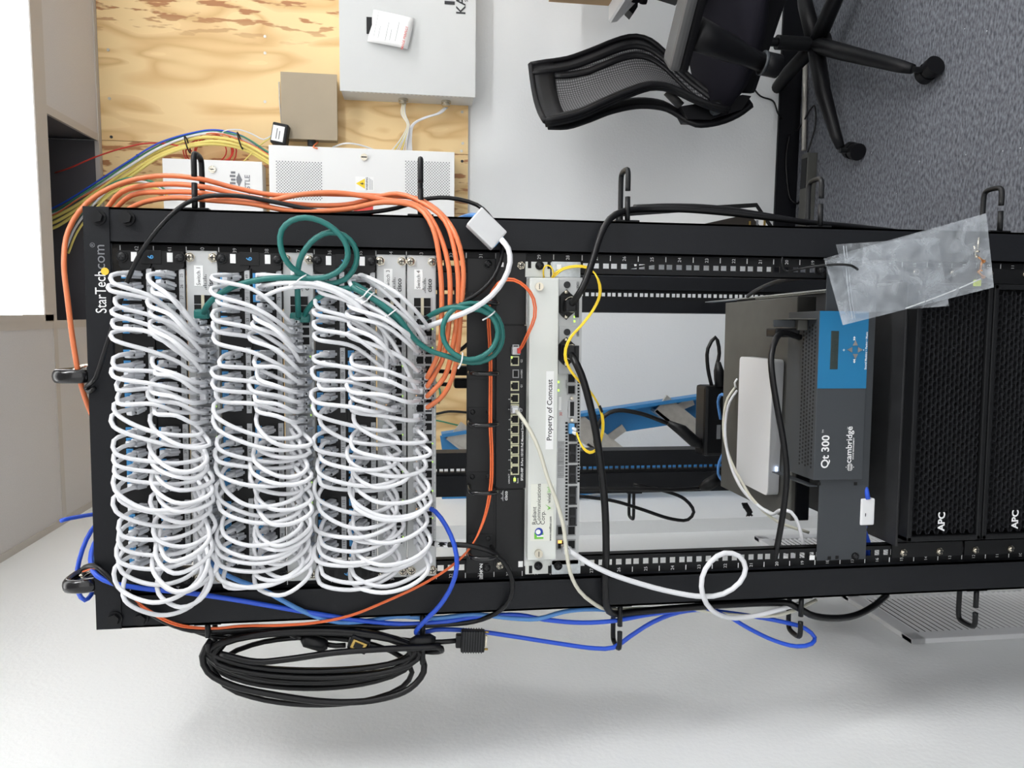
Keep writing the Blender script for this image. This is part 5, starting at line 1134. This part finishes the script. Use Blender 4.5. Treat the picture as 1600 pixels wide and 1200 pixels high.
# ================================================================== wall grille, ladder, poster, desk, chair
def wl(a, b, off=0.0): return WN(a, b, EX, XL + off)
A = rm(wl(1425, 999, .012)); B = rm(wl(1330, 938, .012)); yN, zT = A.y, A.z
t = thing('return_air_grille', R3(XL, yN + .3, zT - .62), 'white louvred air grille low on the left wall', 'air grille')
yF, zB = yN + .76, zT - .62
mb = MB().rbox(XL, XL + .012, yN, yF, zT - .035, zT, M_DEV, .002).rbox(XL, XL + .012, yN, yF, zB, zB + .035, M_DEV, .002).rbox(XL, XL + .012, yN, yN + .035, zB, zT, M_DEV, .002).rbox(XL, XL + .012, yF - .035, yF, zB, zT, M_DEV, .002)
for q in (1, 2): mb.rbox(XL, XL + .012, yN + (yF - yN) * q / 3 - .012, yN + (yF - yN) * q / 3 + .012, zB, zT, M_DEV)
mb.obj('frame', t)
MB().rbox(XL + .0005, XL + .002, yN + .03, yF - .03, zB + .03, zT - .03, M_DARK).obj('opening', t)
for q in range(3):
    ya, yb2 = yN + (yF - yN) * q / 3 + (.035 if q == 0 else .012), yN + (yF - yN) * (q + 1) / 3 - (.035 if q == 2 else .012); mb = MB()
    n2 = 36
    for i in range(n2):
        z = zB + .04 + (zT - zB - .08) * i / (n2 - 1); p = [R3(XL + .0065, ya, z + .0030), R3(XL + .0105, ya, z - .0028), R3(XL + .0100, ya, z - .0036), R3(XL + .0060, ya, z + .0022)]
        mb.prism(p[::-1], EY * (yb2 - ya), M_DEV)
    mb.obj('louvre_bank', t)
for q in (.17, .83): MB().cyl(R3(XL + .012, yN + .07 + (yF - yN - .14) * q, zT - .018), EX, .006, .003, M_INK, 8).obj('latch', t)
# folded blue step ladder leaning behind the rack
t = thing('step_ladder', W(1150, 690, 1.45), 'blue fibreglass step ladder with aluminium steps behind the rack', 'step ladder')
def bar(p, q, Y0, Y1, wd, th, mt, name=None, mb=None):
    a, b = W(p[0], p[1], Y0), W(q[0], q[1], Y1); d = (b - a).normalized(); n_ = Vector((0, 1, 0)).cross(d).normalized(); m_ = d.cross(n_)
    f_ = (a, d, n_, m_); own = mb is None; mb = mb or MB(); mb.box(0, (b - a).length, -wd / 2, wd / 2, -th / 2, th / 2, mt, 0, f_)
    return mb.obj(name, t) if own else mb
Z_ = 1.50
for (o1, o2) in ((679, 590), (794, 722)):
    s_ = -1 if o1 < 700 else 1
    mb = bar((690, o1), (1290, o2), Z_, Z_, .012, .07, M_LADB, None, MB()); bar((690, o1 - s_ * 0 + (-s_) * 20), (1290, o2 + (-s_) * 20), Z_ + .03, Z_ + .03, .085, .006, M_LADB, None, mb); mb.obj('side_rail', t)
for a in (740, 915, 1062, 1205):
    mb = bar((a - 30, 672 - (a - 740) * .13), (a + 52, 735 - (a - 740) * .12), Z_ - .02, Z_ - .02, .075, .01, M_ALU, None, MB()); bar((a - 42, 682 - (a - 740) * .13), (a + 40, 745 - (a - 740) * .12), Z_ + .01, Z_ + .01, .012, .07, M_ALU, None, mb); mb.obj('step', t)
bar((1050, 641), (1083, 627), Z_ - .01, Z_ - .01, .028, .006, M_ALU, 'spreader')
bar((925, 705), (975, 668), Z_ + .02, Z_ + .02, .03, .006, M_ALU, 'spreader')
for (o2, n2) in ((590, 0), (722, 1)): 
    a = W(1290, o2, Z_); b = Vector((a.x + (.05 if n2 == 0 else .03), a.y + .02, ZF)); d = (b - a).normalized(); n_ = Vector((0, 1, 0)).cross(d).normalized(); MB().box(0, (b - a).length, -.0425, .0425, -.03, .03, M_LADB, 0, (a, d, n_, d.cross(n_))).obj('rail_foot', t)
# framed poster leaning on the back wall
t = thing('framed_poster', R3(.55, YB - .06, ZF + .1), 'black framed dark poster leaning on the back wall behind the rack post', 'framed poster')
Y_ = 1.80; q = [W(1183, 317, Y_), W(1226, 380, Y_ - .02), W(985, 420, Y_), W(960, 330, Y_ + .05)]
def quad(mb, pts, off, mt): return mb.prism([p + Vector((0, off, 0)) for p in pts], (0, .012, 0), mt)
quad(MB(), q, 0, M_BLK).obj('frame', t)
def lerpq(u_, v_): return q[0].lerp(q[3], u_).lerp(q[1].lerp(q[2], u_), v_)
quad(MB(), [lerpq(.03, .10), lerpq(.03, .97), lerpq(.97, .97), lerpq(.97, .10)], -.0005, M_LABEL).obj('mat_board', t)
quad(MB(), [lerpq(.10, .24), lerpq(.06, .97), lerpq(.86, .97), lerpq(.86, .50)], -.0015, mat('print_dark', (44, 38, 32), .3)).obj('print', t)
mb = MB()
for k in range(3): P = lerpq(.07 + k * .05, .62); mb.box(P.x - .03, P.x + .04, P.y - .006, P.y - .003, P.z - .004, P.z + .004, M_GOLD if k != 1 else M_GREYINK)
mb.obj('caption', t)
MB().box(.50, .54, 1.74, 1.82, ZF, W(1226, 400, 1.80).z + .02, M_BLK).obj('stand', t)
# desk end, box on it, at the top edge of the photo
yd = 1.62; P = W(951, 34, yd); zt_ = W(951, 20, yd).z
t = thing('desk', (P.x + .5, yd + .2, ZF), 'white desk end with angled grey edge at the top of the photo', 'desk')
pz = [W(951, 33, yd), W(954, 36, yd), W(964, 34, yd), W(1003, -6, yd), W(1003, -260, yd), W(951, -260, yd)]
MB().prism(pz, (0, -.42, 0), M_DEV).obj('desktop', t)
pz = [W(972, 0, yd + .06), W(976, 24, yd + .06), W(983, 31, yd + .06), W(990, 20, yd + .06), W(993, -10, yd + .06)]; MB().prism(pz, (0, -.05, 0), M_BLK).obj('edge_bracket', t)
for x_ in (.25, .9):
    MB().box(P.x + x_, P.x + x_ + .05, yd - .22, yd - .15, ZF, W(1000, -100, yd).z, M_BLK).obj('leg', t)
MB().prism([W(1017, -3, yd), W(1055, 9, yd), W(1060, -40, yd), W(1017, -60, yd)], (0, -.05, 0), M_BLK).obj('crossbar', t)
xx = W(900, 6, yd); zb_ = W(951, 3, yd).z; zt2 = W(857, 3, yd).z
t = thing('cardboard_box', (xx.x + .15, yd + .2, zb_), 'brown cardboard box corner standing on the desk end', 'box')
MB().box(xx.x, xx.x + .35, yd - .35, yd, zb_, zt2, M_CARD, .002).obj('carton', t); MB().box(xx.x - .0006, xx.x, yd - .2, yd - .15, zb_, zt2, mat('packing_tape', (196, 172, 132), .3)).obj('tape', t)

# power strip and cords along the wall base
t = thing('power_strip', R3(.75, YB - .1, ZF), 'long dark power strip lying by the black baseboard', 'power strip')
a, b = WZ(1262, 240, ZF + .03), WZ(1256, 345, ZF + .03); d = (b - a).normalized(); n_ = EZ.cross(d).normalized(); fr = (a, d, n_, EZ)
MB().box(0, (b - a).length + .1, -.025, .025, -.03, .012, M_OLIVE, .003, fr).obj('housing', t); MB().box(.02, .14, -.02, .02, .012, .014, M_BLK, 0, fr).obj('outlet_face', t)
MB().tube([WZ(1258, 100, ZF + .012), WZ(1256, 235, ZF + .012)], .010, M_ALU).obj('raceway', label='grey floor raceway along the baseboard', cat='cable raceway')
cable('floor_cord', [WN(1175, 135, EY, YB - .01), WN(1188, 150, EY, YB - .01), WN(1208, 158, EY, YB - .01), WN(1216, 178, EY, YB - .03)] + [WZ(1232, 195, ZF + .03), WZ(1246, 203, ZF + .02), WZ(1255, 190, ZF + .015), WZ(1272, 165, ZF + .01), WZ(1274, 195, ZF + .01), WZ(1266, 225, ZF + .012), WZ(1262, 238, ZF + .02)], .0035, M_RUB, 'thin black cord dropping behind the chair to the power strip', 'cord')
cable('floor_cord', [WN(1234, 210, EY, YB - .02), WN(1229, 240, EY, YB - .02), WN(1229, 270, EY, YB - .02), WN(1235, 310, EY, YB - .02)] + [WZ(1245, 318, ZF + .02), WZ(1255, 305, ZF + .03), WZ(1258, 296, ZF + .035)], .0045, M_RUB, 'grey-black cord looping against the black baseboard', 'cord')
# ------------------------------------------------------------------ office chair
PH = math.radians(-42); cf = Vector((math.cos(PH), math.sin(PH), 0)); cl = Vector((-math.sin(PH), math.cos(PH), 0))
H = WZ(1276, 70, ZF + .12); H.z = ZF
t = thing('office_chair', H, 'black mesh-back office chair on casters right of the rack', 'office chair')
near = [(852, 189), (872, 186), (905, 178), (945, 160), (985, 143), (1020, 132), (1050, 136), (1080, 150), (1110, 163), (1140, 170)]
far = [(829, 101), (850, 97), (885, 92), (925, 78), (962, 63), (990, 56), (1015, 62), (1045, 88), (1080, 122), (1115, 150)]
nY = [1.30, 1.30, 1.31, 1.33, 1.35, 1.36, 1.36, 1.35, 1.34, 1.34]; fY = [1.60, 1.60, 1.61, 1.62, 1.63, 1.63, 1.62, 1.58, 1.52, 1.46]
NC = spline([W(a, b, y) for (a, b), y in zip(near, nY)], .03); FC = spline([W(a, b, y) for (a, b), y in zip(far, fY)], .03)
def res(P, n):
    L = [0]
    for i in range(1, len(P)): L.append(L[-1] + (P[i] - P[i - 1]).length)
    out = []
    for k in range(n):
        d = L[-1] * k / (n - 1); i = 1
        while i < len(L) - 1 and L[i] < d: i += 1
        out.append(P[i - 1].lerp(P[i], (d - L[i - 1]) / max(1e-6, L[i] - L[i - 1])))
    return out
NC, FC = res(NC, 30), res(FC, 30)
def bp(i, u_, off=0.0): return NC[i].lerp(FC[i], u_) - cf * (.035 * math.sin(PI * u_) + off)
MB().grid([[bp(i, .05 + .9 * j / 10) for j in range(11)] for i in range(1, 29)], M_MESH, .002).obj('mesh_back', t)
def ribbon(mb, P, wv, th, mt):
    """flat band: list of (centre, half-width vector)"""
    G = [[c - h, c - h * .5 - cf * -th * .0, c, c + h * .5, c + h] for c, h in P]
    return mb.grid(G, mt, th)
mb = MB()
ribbon(mb, [(bp(i, .035, -.004), (FC[i] - NC[i]) * .055) for i in range(30)], 0, .018, M_CHAIR)
ribbon(mb, [(bp(i, .93, -.004), (FC[i] - NC[i]) * (.07 + .03 * math.sin(PI * i / 29))) for i in range(30)], 0, .018, M_CHAIR)
G = [[bp(i, j / 10, -.004) for j in range(11)] for i in range(0, 4)]; mb.grid(G, M_CHAIR, .018)
mb.tube([bp(0, j / 10) for j in range(11)], .010, M_CHAIR, 8).tube(NC, .010, M_CHAIR, 8).tube(FC, .010, M_CHAIR, 8)
mb.obj('back_frame', t)
mb = MB(); ribbon(mb, [(bp(i, .74 + .12 * max(0, 1 - i / 8) - .22 * max(0, (i - 20) / 9), -.007), (FC[i] - NC[i]) * .045) for i in range(3, 29)], 0, .01, M_CHAIR); mb.obj('lumbar_band', t)
sp = [(856, 190, 1.36), (885, 190, 1.38), (915, 181, 1.40), (955, 166, 1.42), (1000, 158, 1.43), (1040, 163, 1.43), (1065, 177, 1.42), (1085, 187, 1.40), (1120, 184, 1.40), (1150, 172, 1.40), (1172, 156, 1.40)]
mb = MB(); ribbon(mb, [(c, cl * .030) for c in spline([W(*p) for p in sp], .02)], 0, .014, M_CHAIR); mb.obj('spine', t)
mb = MB().prism([W(1064, 166, 1.38), W(1100, 160, 1.38), (W(1160, 148, 1.38)), W(1174, 150, 1.38), W(1160, 171, 1.38), (W(1110, 187, 1.38)), W(1075, 186, 1.38)], (0, .07, 0), M_CHAIR); mb.obj('tilt_housing', t)
MB().cyl(W(1117, 172, 1.375), (0, -1, 0), .020, .02, M_QT, 18).obj('tension_knob', t)
MB().tube([W(1042, 143, 1.45), W(1064, 166, 1.45)], .016, M_ARMG, 8).obj('back_strut', t)
# seat cushion
SC = W(1122, 42, 1.42); SC.z = .365
n = 20; G = []
for i in range(n + 1):
    r_ = []
    for j in range(n + 1):
        u_, v_ = -1 + 2 * i / n, -1 + 2 * j / n; a = u_ * math.sqrt(1 - v_ * v_ / 2 * .75); b = v_ * math.sqrt(1 - u_ * u_ / 2 * .75)
        h = .045 * (1 - max(abs(u_), abs(v_)) ** 6) + .010 * a * a - (.03 * max(0, a - .55))
        r_.append(SC + cf * (a * .27) + cl * (b * .27) + EZ * h)
    G.append(r_)
MB().grid(G, M_FAB, .05).obj('seat', t)
MB().box(-.17, .17, -.15, .15, -.115, -.045, M_CHAIR, .02, (SC, cf, cl, EZ)).obj('seat_mechanism', t)
# arms
for s in (-1, 1):
    if s < 0: a0 = W(1046, 103, 1.10)
    else: a0 = W(1046, 103, 1.10) + cl * .56
    q = a0 + cf * .13; mb = MB().box(-.0, .27, -.045, .045, -.022, .012, M_ARMG if s < 0 else M_CHAIR, .012, (a0, cf, cl, EZ)); mb.obj('arm_pad', t)
    mb = MB().box(-.004, .27, -.040, .040, -.050, -.021, M_CHAIR, .01, (a0, cf, cl, EZ)).obj('arm_pad_base', t)
    b0 = a0 + cf * .10 - EZ * .05
    if s < 0: b1, b2 = W(1190, 98, 1.16), W(1216, 104, 1.16)
    else: b1, b2 = W(1190, 98, 1.16) + cl * .50, W(1216, 104, 1.16) + cl * .50
    MB().tube([b0 + (b1 - b0) * k / 4 for k in range(5)], [.048, .044, .040, .030, .028], M_CHAIR, 14).tube([b1, b2], .036, M_CHAIR, 16).tube([b1 + (b2 - b1) * .0, b1 + (b2 - b1) * .15], .038, M_QT, 16).obj('arm_post', t)
# base
MB().cyl((H.x, H.y, ZF + .10), (0, 0, 1), .026, .18, M_BLK, 18).cyl((H.x, H.y, ZF + .26), (0, 0, 1), .016, .14, M_CHRM if False else M_BLK, 14).obj('gas_column', t)
c1 = WZ(1452, 110, ZF + .03); ang0 = math.atan2(c1.y - H.y, c1.x - H.x)
c2 = WZ(1334, 236, ZF + .03); ang1 = math.atan2(c2.y - H.y, c2.x - H.x); rad = ((c1 - H).xy.length + (c2 - H).xy.length) / 2
mb = MB().cyl((H.x, H.y, ZF + .085), (0, 0, 1), .045, .06, M_CHAIR, 20, .034)
tips = []
for k in range(5):
    an = ang0 - 2 * PI * k / 5
    e = Vector((H.x + rad * math.cos(an), H.y + rad * math.sin(an), ZF))
    if k == 0: e = Vector((c1.x, c1.y, ZF))
    if k == 1: e = Vector((c2.x, c2.y, ZF))
    d = (e - H).normalized(); tips.append((e, d))
    mb.tube([Vector((H.x, H.y, ZF + .125)) + d * .02, Vector((H.x, H.y, ZF + .12)) + d * rad * .4, e - d * .06 + EZ * .092, e - d * .012 + EZ * .080], [.030, .028, .020, .015], M_CHAIR, 12)
mb.obj('star_base', t)
for k, (e, d) in enumerate(tips):
    ax = Vector((-d.y, d.x, 0)) if k != 0 else Vector((.25, -.97, 0)); ax = (ax * .8 + d * .6).normalized() if k == 1 else ax
    mb = MB()
    for s in (-1, 1): mb.cyl(e + EZ * .030 + ax * (.006 if s > 0 else -.030), ax, .030, .024, M_CHAIR, 22)
    mb.cyl(e + EZ * .030 - ax * .006, ax, .026, .012, M_BLK, 18).cyl(e + EZ * .05, EZ, .009, .035, M_BLK, 12).obj('caster', t)
